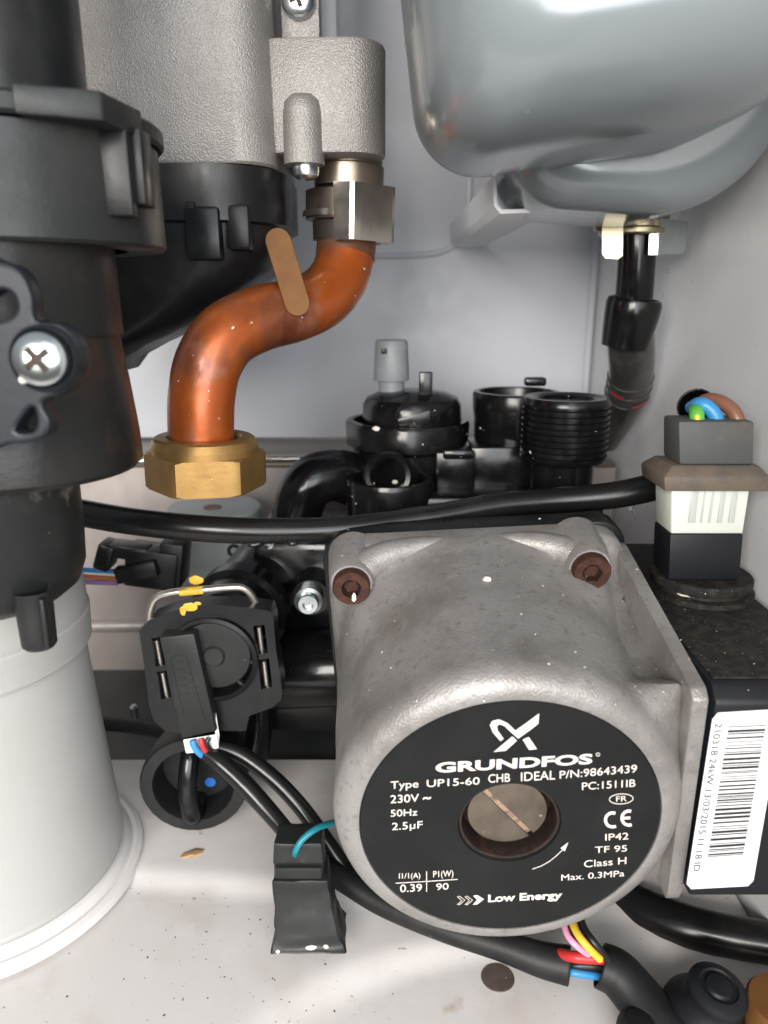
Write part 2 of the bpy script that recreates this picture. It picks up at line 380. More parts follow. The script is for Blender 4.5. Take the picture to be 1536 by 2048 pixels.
bm = bmesh.new(); boxspan(bm, -.42, .125, .296, PY - .001, -.214, -.2075, 0); struct(obj('dark_floor', bm, M['strip']))  # dark grey strip of floor behind the white pan
bm = bmesh.new()                       # floor pan with a shallow pressed step
nx, ny = 110, 90
x0, x1, y0, y1 = -.42, SX - .001, .02, .298
gr = []
def fz(x, y):
    z = FZ
    s = max(0, min(1, (.222 - y - .10 * x) / .010)); s = s * s * (3 - 2 * s)
    z -= .0022 * s
    d = math.hypot((x - .06) / .11, (y - .15) / .055)
    q = max(0, min(1, (1.0 - d) / .18)); z -= .003 * q * q * (3 - 2 * q)
    return z
for j in range(ny + 1):
    gr.append([bm.verts.new((x0 + (x1 - x0) * i / nx, y0 + (y1 - y0) * j / ny, fz(x0 + (x1 - x0) * i / nx, y0 + (y1 - y0) * j / ny))) for i in range(nx + 1)])
for j in range(ny):
    for i in range(nx): bm.faces.new((gr[j][i], gr[j][i + 1], gr[j + 1][i + 1], gr[j + 1][i]))
bk = [bm.verts.new((v.co.x, v.co.y, FZ - .012)) for v in gr[-1]]
for i in range(nx): bm.faces.new((gr[-1][i], gr[-1][i + 1], bk[i + 1], bk[i]))
struct(obj('floor', bm, M['floor']))

# ------------------------------------------------------------------ circulator pump
PC = Vector((.0335, .1665, -.1343)); ROLL = Matrix.Rotation(R(7), 4, 'X') @ Matrix.Rotation(R(-3.2), 4, 'Y')
PM = Matrix.Translation(PC) @ ROLL     # local: x right, y away, z up
pump = thing('circulator_pump', 'grey cast circulator pump with round black name plate lying in front of black pipework', 'pump', (PC.x, .215, FZ + .02))
def ss(a, b, v):
    v = max(0, min(1, (v - a) / (b - a))); return v * v * (3 - 2 * v)
def sq(t, a, r):                        # polar radius of a rounded square
    c, s = abs(math.cos(t)), abs(math.sin(t)); p = 9
    return a / ((c ** p + s ** p) ** (1 / p))
SH = .014
def hr(t, y):
    base = .0475 + .0012 * ss(.01, .06, y)
    if y < .0075: base = .0410 + (.0475 - .0410) * math.sqrt(max(0, 1 - (1 - y / .0075) ** 2))
    k = .40 * ss(.056, .080, y) + .60 * ss(.078, .0875, y)
    r = base + (max(base, sq(t, .0505, 0)) - base) * k
    c, s = math.cos(t), math.sin(t)
    if c > .05:                         # web towards the side plate
        h = .0280 + .0070 * (1 - ss(.010, .024, y)) + .006 * ss(.066, .08, y); a = .0475
        rb = min(a / c, h / max(abs(s), 1e-4))
        w = ss(.004, .012, y)
        if rb > r: r = r + (rb - r) * w
    return r
bm = bmesh.new(); seg = 144
ys = [0, .0004, .001, .002, .0032, .0046, .006, .0075, .009, .011, .013, .016, .019, .022, .025, .03, .04, .05, .055, .06, .065, .07, .074, .078, .080, .082, .084, .086, .0875, .094]
rings = []
for y in ys:
    rings.append([bm.verts.new((hr(2 * PI * k / seg, y) * math.cos(2 * PI * k / seg), y - SH * ss(.02, .055, y), hr(2 * PI * k / seg, y) * math.sin(2 * PI * k / seg))) for k in range(seg)])
inner = [[bm.verts.new((r * math.cos(2 * PI * k / seg), y, r * math.sin(2 * PI * k / seg))) for k in range(seg)] for (r, y) in ((.0402, .0001), (.0400, .0012), (.0138, .0012), (.0136, .010), (.0001, .010))]
allr = inner[::-1] + rings
for a, b in zip(allr, allr[1:]):
    for k in range(seg): bm.faces.new((a[k], a[(k + 1) % seg], b[(k + 1) % seg], b[k]))
bm.faces.new(rings[-1])
# raised side plate on the right with a rounded top edge
prof = [(.004, -.033), (.005, -.0365), (.078, -.0385), (.078, .0435), (.074, .0438), (.050, .0412), (.0065, .0368), (.004, .0345)]
add_loft(bm, [[(.0462, p[0], p[1]) for p in prof], [(.0505, p[0], p[1]) for p in prof]], .0006)
for (bx, bz) in ((-.0415, .0428), (.0340, .0440)):     # screw bosses
    add_lathe(bm, (bx, .080, bz), (0, -1, 0), [(.0088, 0), (.0080, .012), (.0070, .0200), (.0066, .0210), (0, .0210)], 28)
add_tube(bm, [(-.0400, .0640, .0440), (-.0320, .0685, .0470), (-.0200, .0720, .0482), (-.0060, .0750, .0478)], [.0056, .0048, .0036, .0020], 16)
add_tube(bm, [(.0330, .0640, .0450), (.0260, .0685, .0470), (.0150, .0720, .0482), (.0030, .0750, .0478)], [.0054, .0046, .0036, .0020], 16)
bm.transform(PM); housing = obj('motor_housing', bm, M['cast'], pump, 40)
for (bx, bz) in ((-.0415, .0428), (.0340, .0440)):
    bm = bmesh.new()
    hx = [(.0028, .0205), (.0028, .0165)]
    add_lathe(bm, (bx, .080, bz), (0, -1, 0), [(0, .0176), (.0060, .0176), (.0060, .0236), (.0056, .0243), (.0031, .0243)], 32)
    M6 = Matrix.Translation((bx, .080, bz)) @ frame((0, -1, 0))
    o6 = [bm.verts.new(M6 @ Vector((.0031 * math.cos(k * PI / 3), .0031 * math.sin(k * PI / 3), .0243))) for k in range(6)]
    i6 = [bm.verts.new(M6 @ Vector((.0027 * math.cos(k * PI / 3), .0027 * math.sin(k * PI / 3), .0216))) for k in range(6)]
    for k in range(6): bm.faces.new((o6[k], o6[(k + 1) % 6], i6[(k + 1) % 6], i6[k]))
    bm.faces.new(i6)
    bm.transform(PM); obj('socket_screw', bm, M['rust'], pump)
# rear volute in black plastic behind the flange
bm = bmesh.new()
add_loft(bm, [[(p[0], y, p[1]) for p in rrect(-.0525, .052, -.050, .0505, .010)] for y in (.0805, .090)], .001)
add_lathe(bm, (0, .090, -.004), (0, 1, 0), [(.05, 0), (.048, .02), (.04, .03), (0, .03)], 40)
bm.transform(PM); obj('volute', bm, M['blk'], pump)
# vent plug in the centre bore
bm = bmesh.new(); add_lathe(bm, (0, .0099, 0), (0, -1, 0), [(.0134, .0), (.0134, .0012), (0, .0012)], 40); add_lathe(bm, (0, .0098, 0), (0, -1, 0), [(.01355, 0), (.0134, .0086), (.0128, .0086), (.0128, 0)], 48, True); bm.transform(PM); obj('bore', bm, M['rustpit_shade'], pump)
bm = bmesh.new(); add_lathe(bm, (0, .0095, 0), (0, -1, 0), [(.0105, 0), (.0108, .002), (.0108, .0040), (0, .0040)], 48)
for sgn in (1, -1):
    loop = circ(0, 0, .0108, 40, 4.0, 176.0)
    me = rmesh([loop], .0014, .0002, None); me.transform(Matrix.Rotation(R(-52 if sgn > 0 else 128), 4, 'Z'))
    me.transform(Matrix(((1, 0, 0, 0), (0, 0, -1, .0042), (0, 1, 0, 0), (0, 0, 0, 1)))); join(bm, me)
bm.transform(PM); plug = obj('vent_plug', bm, M['plug'], pump)
bm = bmesh.new(); add_box(bm, (0, .00490, 0), (.0195, .0008, .0014), .0001); bm.transform(PM @ Matrix.Translation((0, 0, 0)) @ Matrix.Rotation(R(52), 4, 'Y')); obj('slot', bm, M['slot'], plug)
# name plate with its print
bm = bmesh.new(); add_lathe(bm, (0, .0011, 0), (0, -1, 0), [(.0136, .0), (.0400, .0), (.0398, .0009), (.0138, .0009)], 96, True); bm.transform(PM)
npl = obj('name_plate', bm, M['plate'], pump)
LY = (PM @ Vector((0, .0011 - .0009 - .00012, 0)), (PM.to_3x3() @ Vector((0, 1, 0))))
def q(cx, cy): return (650 + cx * .4557, 1380 + cy * .4557)
bm = bmesh.new()
def tx(s, a, b, top, bold=0.0):
    add_text(bm, s, q(*a), q(*b), q(a[0], top), LY, bold)
tx('GRUNDFOS', (485, 362), (1172, 322), 322, .035)
add_stroke(bm, [q(1198 + 8 * math.cos(t * PI / 6), 283 + 7 * math.sin(t * PI / 6)) for t in range(12)], 1.3, LY, True)
tx('Type', (288, 434), (410, 427), 402); tx('UP15-60', (447, 426), (678, 414), 395); tx('CHB', (717, 407), (812, 402), 371); tx('IDEAL', (860, 400), (1010, 392), 362)
tx('P/N:98643439', (1030, 389), (1368, 361), 356); tx('230V', (287, 497), (412, 490), 463); tx('~', (430, 489), (465, 487), 455, .03)
tx('50Hz', (288, 556), (405, 550), 527); tx('2.5\u00b5F', (294, 615), (428, 606), 584); tx('PC:1511IB', (1128, 439), (1362, 424), 407)
tx('FR', (1278, 490), (1324, 487), 467); tx('IP42', (1230, 661), (1332, 655), 632); tx('TF 95', (1185, 715), (1325, 708), 688)
tx('Class H', (1137, 779), (1322, 763), 749); tx('Max. 0.3MPa', (1037, 837), (1313, 817), 811)
tx('I1/1(A)', (325, 828), (418, 825), 805); tx('P1(W)', (475, 822), (563, 818), 795); tx('0.39', (330, 887), (425, 883), 855); tx('90', (488, 878), (542, 875), 850)
tx('Low Energy', (716, 930), (1040, 914), 900, .03)
add_stroke(bm, [q(446, 795), q(446, 886)], 1.4, LY); add_stroke(bm, [q(310, 848), q(445, 840)], 1.4, LY); add_stroke(bm, [q(447, 839.8), q(582, 831)], 1.4, LY)
add_stroke(bm, [q(1300 + 52 * math.cos(t * PI / 16), 478 - 2 * math.cos(t * PI / 16) + 22 * math.sin(t * PI / 16)) for t in range(32)], 1.5, LY, True)
arc = lambda cx, cy, r, a0, a1: [q(cx + r * math.cos(R(a0 + (a1 - a0) * k / 16)), cy + r * math.sin(R(a0 + (a1 - a0) * k / 16))) for k in range(17)]
add_stroke(bm, arc(1262, 570, 31, 62, 293), 6, LY); add_stroke(bm, arc(1334, 562, 31, 68, 287), 6, LY); add_stroke(bm, [q(1306, 563), q(1340, 561)], 5.5, LY)
add_stroke(bm, [q(910, 786), q(950, 772), q(985, 752), q(1015, 728), q(1044, 700)], 1.4, LY); add_poly(bm, [q(1068, 668), q(1052, 708), q(1034, 694)], LY)
for cx, wv in ((580, 1.3), (614, 1.3)):
    add_stroke(bm, [q(cx, 906), q(cx + 10, 905), q(cx + 34, 922), q(cx + 10, 942), q(cx, 943), q(cx + 20, 924)], wv, LY, True)
add_poly(bm, [q(650, 903), q(668, 900), q(698, 918), q(668, 941), q(648, 942), q(668, 921)], LY)
obj('lettering', bm, M['ink'], npl)
bm = bmesh.new()
up = [(940, 103), (936, 148), (900, 176), (848, 213), (815, 184), (788, 158), (768, 150), (755, 156), (757, 176), (784, 214), (770, 224), (738, 188), (724, 155), (734, 136), (764, 129), (800, 145), (836, 178), (880, 147)]
add_poly(bm, [q(*p) for p in up], LY)
for pl in ([(822, 204), (842, 222), (794, 266), (740, 272)], [(868, 218), (894, 206), (930, 259), (896, 263)]): add_poly(bm, [q(*p) for p in pl], LY)
obj('emblem', bm, M['ink'], npl)
# terminal box
TY = .170
bm = bmesh.new()
tb = [(.0862, -.1612), (.0862, -.098), (.125, -.098), (.125, -.1612)]
secs = []
def tsec(y, top):
    return [(.0855, y, -.1612), (.0855, y, top), (.1245, y, top), (.1245, y, -.1612)]
add_loft(bm, [tsec(TY, -.1000), tsec(TY + .004, -.0962), tsec(.288, -.0962)], .0012)
tbox = obj('terminal_box', bm, M['navy'], pump)
bm = bmesh.new(); boxspan(bm, .0868, .1236, TY + .0055, .287, -.0962, -.0957, .0002); obj('dusty_lid', bm, M['topdust'], tbox)
bm = bmesh.new()
gx = .1078; gy = .236
add_lathe(bm, (gx, gy, -.0958), (0, 0, 1), [(.0172, 0), (.0172, .0018), (.0148, .0022), (.0148, .0034), (.0160, .0036), (.0164, .0044), (.0164, .0064), (.0158, .0070), (0, .0070)], 56)
obj('cable_gland', bm, M['topdust'], tbox)
def q2(cx, cy): return (1100 + cx * .3261, 1380 + cy * .3261)
lab = [q2(*p) for p in ((1030, 140), (1400, 118), (1425, 150), (1248, 1170), (1215, 1203), (865, 1222), (838, 1190), (996, 180))]
lp = plate('barcode_label', [pxl(lab, TY - .0003)], TY - .0003, .0002, M['label'], tbox)
bm = bmesh.new(); BY = TY - .0004
rb = random.Random(3); v = 0.0
while v < 1:
    w = rb.choice((.005, .006, .008, .012, .018)); v2 = min(1, v + w)
    f = lambda u, s: q2((1095 + (968 - 1095) * s) * (1 - u) + (1325 + (1185 - 1325) * s) * u, (225 + 800 * s) * (1 - u) + (215 + 795 * s) * u)
    add_poly(bm, [f(0, v), f(1, v), f(1, v2), f(0, v2)], BY)
    v = v2 + rb.choice((.006, .008, .012, .016, .022))
add_text(bm, '210318 24kW 13/03/2015 11:18 ID', q2(1014, 205), q2(878, 1112), q2(1056, 203), BY)
obj('barcode', bm, M['bars'], lp)

# ------------------------------------------------------------------ plug connector on the terminal box
plugc = thing('plug_connector', 'upright dark grey and white plug connector with three coloured wires on the terminal box', 'connector', (gx, gy, -.0886))
def prect(y0, y1, l, r_, Z):           # rectangle section from left/right picture edges at front depth y0 and height Z
    a = F_at(l, Z, y0); b = F_at(r_, Z, y0); return [(a, y0, Z), (b, y0, Z), (b, y1, Z), (a, y1, Z)]
def F_at(px, Z, Y):                     # world X of picture column px at (Y,Z)
    zc = Y * cp - Z * spn; return (px - 768) / FPX * zc
loft('lower_block', [prect(.228, .243, 1337, 1479, -.0886), prect(.228, .243, 1341, 1487, -.073)], M['navy'], plugc, .0005)
wb = loft('white_block', [prect(.2285, .2425, 1342, 1486, -.0729), prect(.228, .243, 1343, 1500, -.0578)], M['nylon'], plugc, .0006)
bm = bmesh.new()
for (a, b) in ((1378, 1392), (1402, 1406), (1418, 1423), (1436, 1446), (1458, 1470)):
    xa = F_at(a, -.065, .2285); xb = F_at(b, -.065, .2285); boxspan(bm, xa, xb, .2279, .2290, -.0690, -.0580, .0001)
obj('rib', bm, M['nylonrib'], wb)
loft('flange', [prect(.2245, .2465, 1330, 1540, -.0577), prect(.2245, .2465, 1328, 1542, -.0532), prect(.2275, .2435, 1345, 1518, -.0500)], M['muddy'], plugc, .0006)
loft('upper_block', [prect(.228, .2425, 1359, 1508, -.0500), prect(.2285, .242, 1357, 1510, -.0362)], M['conn'], plugc, .001)
YW = .2345
tube('earth_wire', [W(1394, 855, YW), W(1394, 836, YW - .001), W(1393, 824, YW + .001), W(1391, 815, YW + .007)], .0023, M['w_green'], plugc, 12)
gw = plugc.children[-1]
tube('yellow_stripe', [W(1394, 853, YW - .0016), W(1394, 836, YW - .0026), W(1393, 826, YW - .0006)], .00095, M['w_yellow'], [o for o in col.objects if o.parent == plugc and o.name.startswith('earth_wire')][0], 8)
tube('blue_wire', [W(1433, 855, YW), W(1432, 836, YW), W(1420, 818, YW + .001), W(1400, 808, YW + .003), W(1384, 815, YW + .009)], .0023, M['w_blue'], plugc, 12)
tube('brown_wire', [W(1474, 856, YW), W(1474, 838, YW), W(1462, 818, YW + .002), W(1440, 804, YW + .005), W(1415, 800, YW + .009), W(1395, 812, YW + .014)], .0023, M['w_brown'], plugc, 12)

# long black cable across the picture, ending in the sheath mouth behind the plug connector
cable = thing('sheathed_cable', 'long glossy black sheathed cable crossing in front of the black pipework to the plug connector', 'cable', W(600, 1060, .25))
pts = [W(20, 1005, .262), W(120, 1018, .255), W(260, 1042, .247), (W(420, 1058, .244)), W(560, 1062, .246), W(700, 1056, .250), W(850, 1036, .256), W(1000, 1010, .262), W(1120, 1000, .264), W(1230, 990, .262), W(1320, 970, .262), W(1385, 945, .264), W(1410, 890, .263), W(1402, 835, .259), W(1392, 812, .250)]
bm = bmesh.new(); add_tube(bm, pts, [.0050, .0050, .0048, .0047, .0046, .0045, .0045, .0046, .0048, .0050, .0052, .0052, .0054, .0060, .0062], 20, 8, False)
ob = obj('sheath', bm, M['hose'], cable, 60)
sm = ob.modifiers.new('wall', 'SOLIDIFY'); sm.thickness = .0005

# ------------------------------------------------------------------ copper pipe
pipe = thing('copper_pipe', 'orange S-bent copper pipe with a brass nut on its lower end and a tag', 'pipe', W(415, 985, .245))
P = [(405, 960, .245), (404, 905, .245), (402, 850, .245), (404, 790, .2455), (418, 725, .247), (456, 670, .252), (520, 638, .261), (585, 622, .271), (640, 598, .281), (675, 560, .289), (690, 515, .294), (694, 470, .296), (697, 400, .297)]
tube('bent_tube', [W(*p) for p in P], .0109, M['copper'], pipe, 32, 8)
tube('browned_end', [W(690, 515, .294), W(692.5, 492, .2952), W(694, 470, .296), W(695.5, 435, .2965)], .01115, M['copperdk'], pipe, 32, 6)
nb = W(414, 962, .245)
bm = bmesh.new(); hexnut(bm, (nb.x, nb.y, nb.z - .0015), (.02, 0, 1), .0352, .0118, .0193, .0112, R(13.5))
add_lathe(bm, (nb.x, nb.y, nb.z + .0103), (.02, 0, 1), [(.0112, 0), (.0178, 0), (.0178, .0022), (.0168, .0046), (.0158, .0052), (.0124, .0052), (.0117, .0040)], 56, True)
obj('brass_nut', bm, M['brass'], pipe, 22)
nu = W(694, 480, .297)
bm = bmesh.new(); hexnut(bm, (nu.x, nu.y, nu.z - .001), (0.03, 0, 1), .0330, .0190, .0186, .0128, R(38))
bmesh.ops.bisect_plane(bm, geom=bm.verts[:] + bm.edges[:] + bm.faces[:], plane_co=(nu.x + .0002, nu.y, nu.z), plane_no=(1, -.25, 0), clear_inner=True)
bmesh.ops.holes_fill(bm, edges=[e for e in bm.edges if e.is_boundary], sides=0)
obj('chrome_nut', bm, M['nickel'], pipe, 22)
lathe('clip_collar', (nu.x, nu.y, nu.z - .0006), (0.03, 0, 1), [(.0108, 0), (.0128, 0), (.0130, .0066), (.0156, .0072), (.0156, .0170), (.0125, .0182)], M['darkneck'], pipe, 48)
lathe('clip_ring', (nu.x, nu.y, nu.z + .0072), (0.03, 0, 1), [(.0125, 0), (.0163, 0), (.0166, .0006), (.0163, .0022), (.0125, .0022)], M['nickel'], pipe, 48, True)
bm = bmesh.new(); add_lathe(bm, (nu.x + .001, nu.y, nu.z + .0182), (0.03, 0, 1), [(.010, 0), (.0128, 0), (.0128, .007), (.0122, .0075), (.0122, .022), (.010, .022)], 48, True)
obj('union_neck', bm, M['neck'], pipe, 30)
a = W(549, 456, .2565); b = W(602, 631, .2565)
mid = (a + b) / 2; ang = math.atan2((b - a).x, -(b - a).z); L = (b - a).length; w = .0042
loop = [(w * math.cos(R(t)), L / 2 - w + w * math.sin(R(t))) for t in range(0, 181, 15)] + [(w * math.cos(R(t)), -L / 2 + w + w * math.sin(R(t))) for t in range(180, 361, 15)]
me = rmesh([loop], .0011, .0002); me.transform(Matrix.Rotation(R(90), 4, 'X')); me.transform(Matrix.Rotation(R(16), 4, 'Z')); me.transform(Matrix.Rotation(-ang, 4, 'Y')); me.transform(Matrix.Translation(mid))
obj('copper_tag', me, M['tagc'], pipe)
bm = bmesh.new(); bmesh.ops.create_icosphere(bm, subdivisions=3, radius=1)
for v in bm.verts: v.co = Vector((v.co.x * .0050, v.co.y * .0032, v.co.z * .0032)) * (1 + .15 * noise.noise(v.co * 3))
bm.transform(Matrix.Translation(W(560, 607, .2592)) @ Matrix.Rotation(R(30), 4, 'Y')); obj('solder_blob', bm, M['solder'], pipe)

# ------------------------------------------------------------------ aluminium sump casting with its screws
cast = thing('sump_casting', 'rough silver aluminium casting with a rounded boss above the copper pipe', 'casting', (-.06, .30, .0435))
CX, CY = -.082, .302
bm = bmesh.new()
def plan(g, z): return [(p[0], p[1], z) for p in rrect(-.150 - g, -.0368 + g, .2645 - g, .345 + g, .014, 12)]
add_loft(bm, [plan(-.0006, .0432), plan(0, .0440), plan(-.001, .09), plan(-.003, .25)])
zb, zt = .0480, .0830
xl, xr = -.0415, .0005
out = [(xl, .325), (xl, .2785), (-.036, .2760), (-.014, .2745)] + [(xr - .0125 + .0125 * math.cos(R(t)), .287 + .0125 * math.sin(R(t))) for t in range(-80, 91, 10)] + [(-.010, .325)]
add_loft(bm, [[(p[0], p[1], z) for p in out] for z in (zb, zt)], .0012)
bxp = W(607, 300, .276)
add_lathe(bm, (bxp.x, .2775, .0445), (0, 0, 1), [(0, 0), (.0070, 0), (.0068, .016), (.0062, .0195), (.004, .0215), (0, .022)], 32)
body = obj('casting_body', bm, M['alu'], cast, 40)
def panscrew(name, origin, axis, r, h, parent, cross=True, m='zinc', rot=20):
    o = lathe(name, origin, axis, [(0, -.001), (r * .97, -.001), (r, 0), (r, h * .35), (r * .93, h * .7), (r * .7, h * .93), (r * .35, h), (0, h)], M[m], parent, 32)
    if cross:
        bm = bmesh.new(); Mx = Matrix.Translation(Vector(origin)) @ frame(axis) @ Matrix.Rotation(R(rot), 4, 'Z')
        add_box(bm, (0, 0, h * .90), (r * 1.0, r * .26, h * .28), .0001); add_box(bm, (0, 0, h * .90), (r * .26, r * 1.0, h * .281), .0001)
        bm.transform(Mx); obj('cross_recess_shade', bm, M['rustpit_shade'], o)  # raised dark cross; the shade of the recess is put into its colour
    return o
panscrew('screw', (bxp.x + .0005, .2775, .0440), (0, 0, -1), .0046, .0042, cast, False)
# lug and second screw above the boss
a0 = W(560, 0, .292); a1 = W(640, 78, .292)
bm = bmesh.new(); boxspan(bm, a0.x, a1.x, .292, .302, a1.z - .004, a0.z + .05, .0008); obj('lug', bm, M['alu'], cast)
s2 = W(597, 2, .291); panscrew('screw', (s2.x, .2918, s2.z), (0, -1, 0), .0058, .004, cast)
wp = bmesh.new(); w0 = W(640, 0, .345); w1 = W(674, 100, .345); boxspan(wp, w0.x, w1.x, .345, .36, w1.z - .01, w0.z + .06, .0005)
tag(obj('sheet_bracket', wp, M['white']), 'narrow white sheet metal bracket strip behind the aluminium casting', 'bracket')

# ------------------------------------------------------------------ black plastic cover and funnel under the casting
cov = thing('funnel_cover', 'black plastic funnel cover under the aluminium casting sloping down to the left', 'cover', (-.09, .30, .0))
def cs(cx, cy, rx, ry, z, n=56): return [(cx + rx * math.cos(2 * PI * k / n), cy + ry * math.sin(2 * PI * k / n), z + .0) for k in range(n)]
def plan2(x0_, x1_, y0_, y1_, r_, z): return [(p[0], p[1], z) for p in rrect(x0_, x1_, y0_, y1_, r_, 12)]
loft('band', [plan2(-.150, -.0362, .2632, .344, .024, .0250), plan2(-.150, -.0350, .2622, .345, .025, .0256), plan2(-.150, -.0350, .2622, .345, .025, .0428)], M['blk'], cov, 0)
loft('funnel', [plan2(-.150, -.0375, .2645, .343, .024, .0252), plan2(-.150, -.0385, .2650, .343, .024, .018), plan2(-.150, -.0430, .2655, .342, .022, .010), plan2(-.150, -.0560, .266, .34, .020, .001), plan2(-.150, -.0720, .267, .335, .018, -.009), plan2(-.150, -.0890, .268, .33, .016, -.0165), plan2(-.150, -.0975, .269, .325, .014, -.0212), plan2(-.150, -.1010, .270, .32, .012, -.0265)], M['blk'], cov, 0, True, 60)
bm = bmesh.new()
for (l, r_, t, bt, Y) in ((366, 442, 412, 520, .2605), (450, 500, 408, 500, .2635)):
    p0 = W(l, t, Y); p1 = W(r_, bt, Y); boxspan(bm, p0.x, p1.x, Y, Y + .03, p1.z, p0.z, .0012)
obj('rib', bm, M['blk'], cov)
bm = bmesh.new(); p0 = W(372, 402, .2600); p1 = W(388, 418, .2600); boxspan(bm, p0.x, p1.x, .2600, .27, p1.z, p0.z, .0003); obj('notch_shade', bm, M['dark'], cov)  # solid block, its dark colour stands in for a notch's shade

# ------------------------------------------------------------------ black trap assembly on the left (nearest)
trap = thing('trap_assembly', 'large worn black plastic trap assembly with a cross head screw at the left edge', 'trap', (-.1, .19, -.085))
def pz(py, Y): return W(0, py, Y).z
tcx, tcy = -.087, .196
# upper pipe
lathe('upper_pipe', (-.0925, .196, .036), (0.0, 0, 1), [(.021, 0), (.021, .14), (0, .14)], M['blk'], trap)
zt_, zb_ = pz(222, .165), pz(478, .163)
drum = lathe('collar_drum', (-.0925, .199, zb_), (0, 0, 1), [(.026, .0), (.0352, .0), (.0360, .0008), (.0356, zt_ - zb_ - .0006), (.030, zt_ - zb_)], M['blkdust'], trap, 72)
lathe('rim', (-.0925, .199, zt_), (0, 0, 1), [(.020, 0), (.0365, 0), (.0372, .0008), (.0372, .0038), (.0365, .0046), (.018, .0046)], M['blkdust'], trap, 72)
p0 = W(235, 238, .172); p1 = W(345, 185, .172)
bm = bmesh.new(); add_loft(bm, [[(-.074, .1645, z), (-.0585, .171, z), (-.0555, .188, z), (-.0745, .196, z)] for z in (zt_ - .0006, zt_ + .0052)], .0006); obj('tab', bm, M['blkdust'], trap)
bm = bmesh.new()
boxspan(bm, -.0640, -.0568, .1795, .1835, zb_ + .006, zt_, .0006); boxspan(bm, -.0600, -.0550, .1840, .1920, zb_ + .009, zt_ + .001, .0006)
obj('rib', bm, M['blk'], trap)
# neck and main body
bx, by = -.0965, .192
lathe('neck', (bx, by, pz(680, .165)), (0, 0, 1), [(.0292, 0), (.0290, .012), (.0288, .03), (.0286, .05)], M['blkbrown'], trap, 64)
zA, zB = pz(640, .16), pz(968, .16) - .003
lathe('main_body', (bx, by, zB), (0, 0, 1), [(.018, -.001), (.0298, -.0005), (.0312, .001), (.0310, .008), (.0296, .022), (.0276, zA - zB), (.026, zA - zB + .001)], M['blkbrown'], trap, 72)
lathe('bulge', (-.1075, .186, pz(1205, .16) - .0100), (0, 0, 1), [(0, -.0), (.014, .0002), (.0205, .0012), (.0242, .0042), (.0260, .009), (.0265, .018), (.0268, .055)], M['blkdust'], trap, 56)
sp0 = W(62, 1312, .165); sp1 = W(62, 1225, .165)
bm = bmesh.new(); add_lathe(bm, (sp0.x, .170, sp0.z), (0, 0, 1), [(0, 0), (.0036, .0002), (.0042, .001), (.0044, .008), (.0046, (sp1 - sp0).z + .004)], 28)
boxspan(bm, sp0.x + .0034, sp0.x + .0045, .1655, .1675, sp0.z + .0015, sp1.z + .003, .0003)
obj('spigot', bm, M['blkdust'], trap)
# clip bracket with loops in front of the neck
BY2 = .1515
outer = smooth2d([(-60, 540), (0, 525), (40, 545), (62, 590), (70, 640), (120, 650), (158, 690), (160, 745), (130, 785), (90, 800), (85, 815), (98, 840), (95, 865), (70, 882), (20, 888), (-60, 880)], 4)
h1 = smooth2d([(-30, 600), (0, 580), (25, 590), (32, 620), (10, 640), (-30, 640)], 4)
h2 = smooth2d([(30, 862), (55, 820), (68, 818), (72, 850), (60, 866)], 3)
plate('clip_bracket', [pxl(outer, BY2), pxl(h1, BY2), pxl(h2, BY2)], BY2, .006, M['bluegrey'], trap, .0008)
c0 = W(97, 717, BY2)
lathe('screw_seat', (c0.x, BY2 + .001, c0.z), (.08, -1, .05), [(.0040, 0), (.0066, 0), (.0066, .0040), (.0060, .0050), (.0057, .0040), (.0052, .002)], M['bluegrey'], trap, 40, True)
panscrew('screw', (c0.x - .0003, BY2 - .0012, c0.z), (.10, -1, .06), .0055, .0044, trap, True, 'zinc', 38)

# ------------------------------------------------------------------ translucent bottle
bot = thing('trap_bottle', 'frosted white plastic bottle standing on the floor at the lower left', 'bottle', (-.145, .229, FZ))
bxx, byy = -.146, .231
zr0, zr1 = -.116, -.083
lathe('bottle_body', (bxx, byy, FZ + .001), (0, 0, 1), [(0, .0005), (.0420, .0005), (.0448, .002), (.0458, .0055), (.0455, .012), (.0400, FZ * -1 + zr0 + .004), (.036, FZ * -1 + zr0 + .010), (0, .1)], M['pe'], bot, 96)
lathe('rim', (bxx, byy, zr0), (0, 0, 1), [(.039, .001), (.0420, 0), (.0428, .001), (.0432, .012), (.0425, .013), (.0425, .020), (.0418, .026), (.030, .030), (0, .030)], M['pe'], bot, 96)
lathe('base_lip', (bxx, byy, FZ - .001), (0, 0, 1), [(.040, .0), (.0535, 0), (.0525, .0022), (.0505, .0030), (.0490, .0026), (.0478, .0042), (.0464, .0048), (.040, .005)], M['pelip'], bot, 96)

# ------------------------------------------------------------------ expansion vessel (two pressed halves)
ves = thing('expansion_vessel', 'smooth silver grey expansion vessel with rounded corners hanging at the upper right', 'vessel', (.07, .28, .022))
VC = Vector((.070, .25, .075)); VR = Matrix.Translation(VC) @ Matrix.Rotation(R(-7.5), 4, 'Y') @ Matrix.Translation(-VC)
def vsec(y, inset, rad, x0_, x1_, z0_, rl, sh=0):
    """rounded outline of a pressed half; tighter lower left corner rl"""
    x0_, x1_, z0_, z1_ = x0_ + inset, x1_ - inset, z0_ + inset, .34 - inset; out = []
    for (cx, cy, a0, r_) in ((1, 1, 0, rad), (-1, 1, 90, rad), (-1, -1, 180, rl), (1, -1, 270, rad)):
        r_ = max(r_ - inset * .3, .010); ox = x1_ - r_ if cx > 0 else x0_ + r_; oy = z1_ - r_ if cy > 0 else z0_ + r_
        for k in range(15):
            a = R(a0 + 90 * k / 14); out.append((ox + r_ * math.cos(a), y, oy + r_ * math.sin(a)))
    return [tuple((VR2 if sh else VR) @ Vector(p)) for p in out]
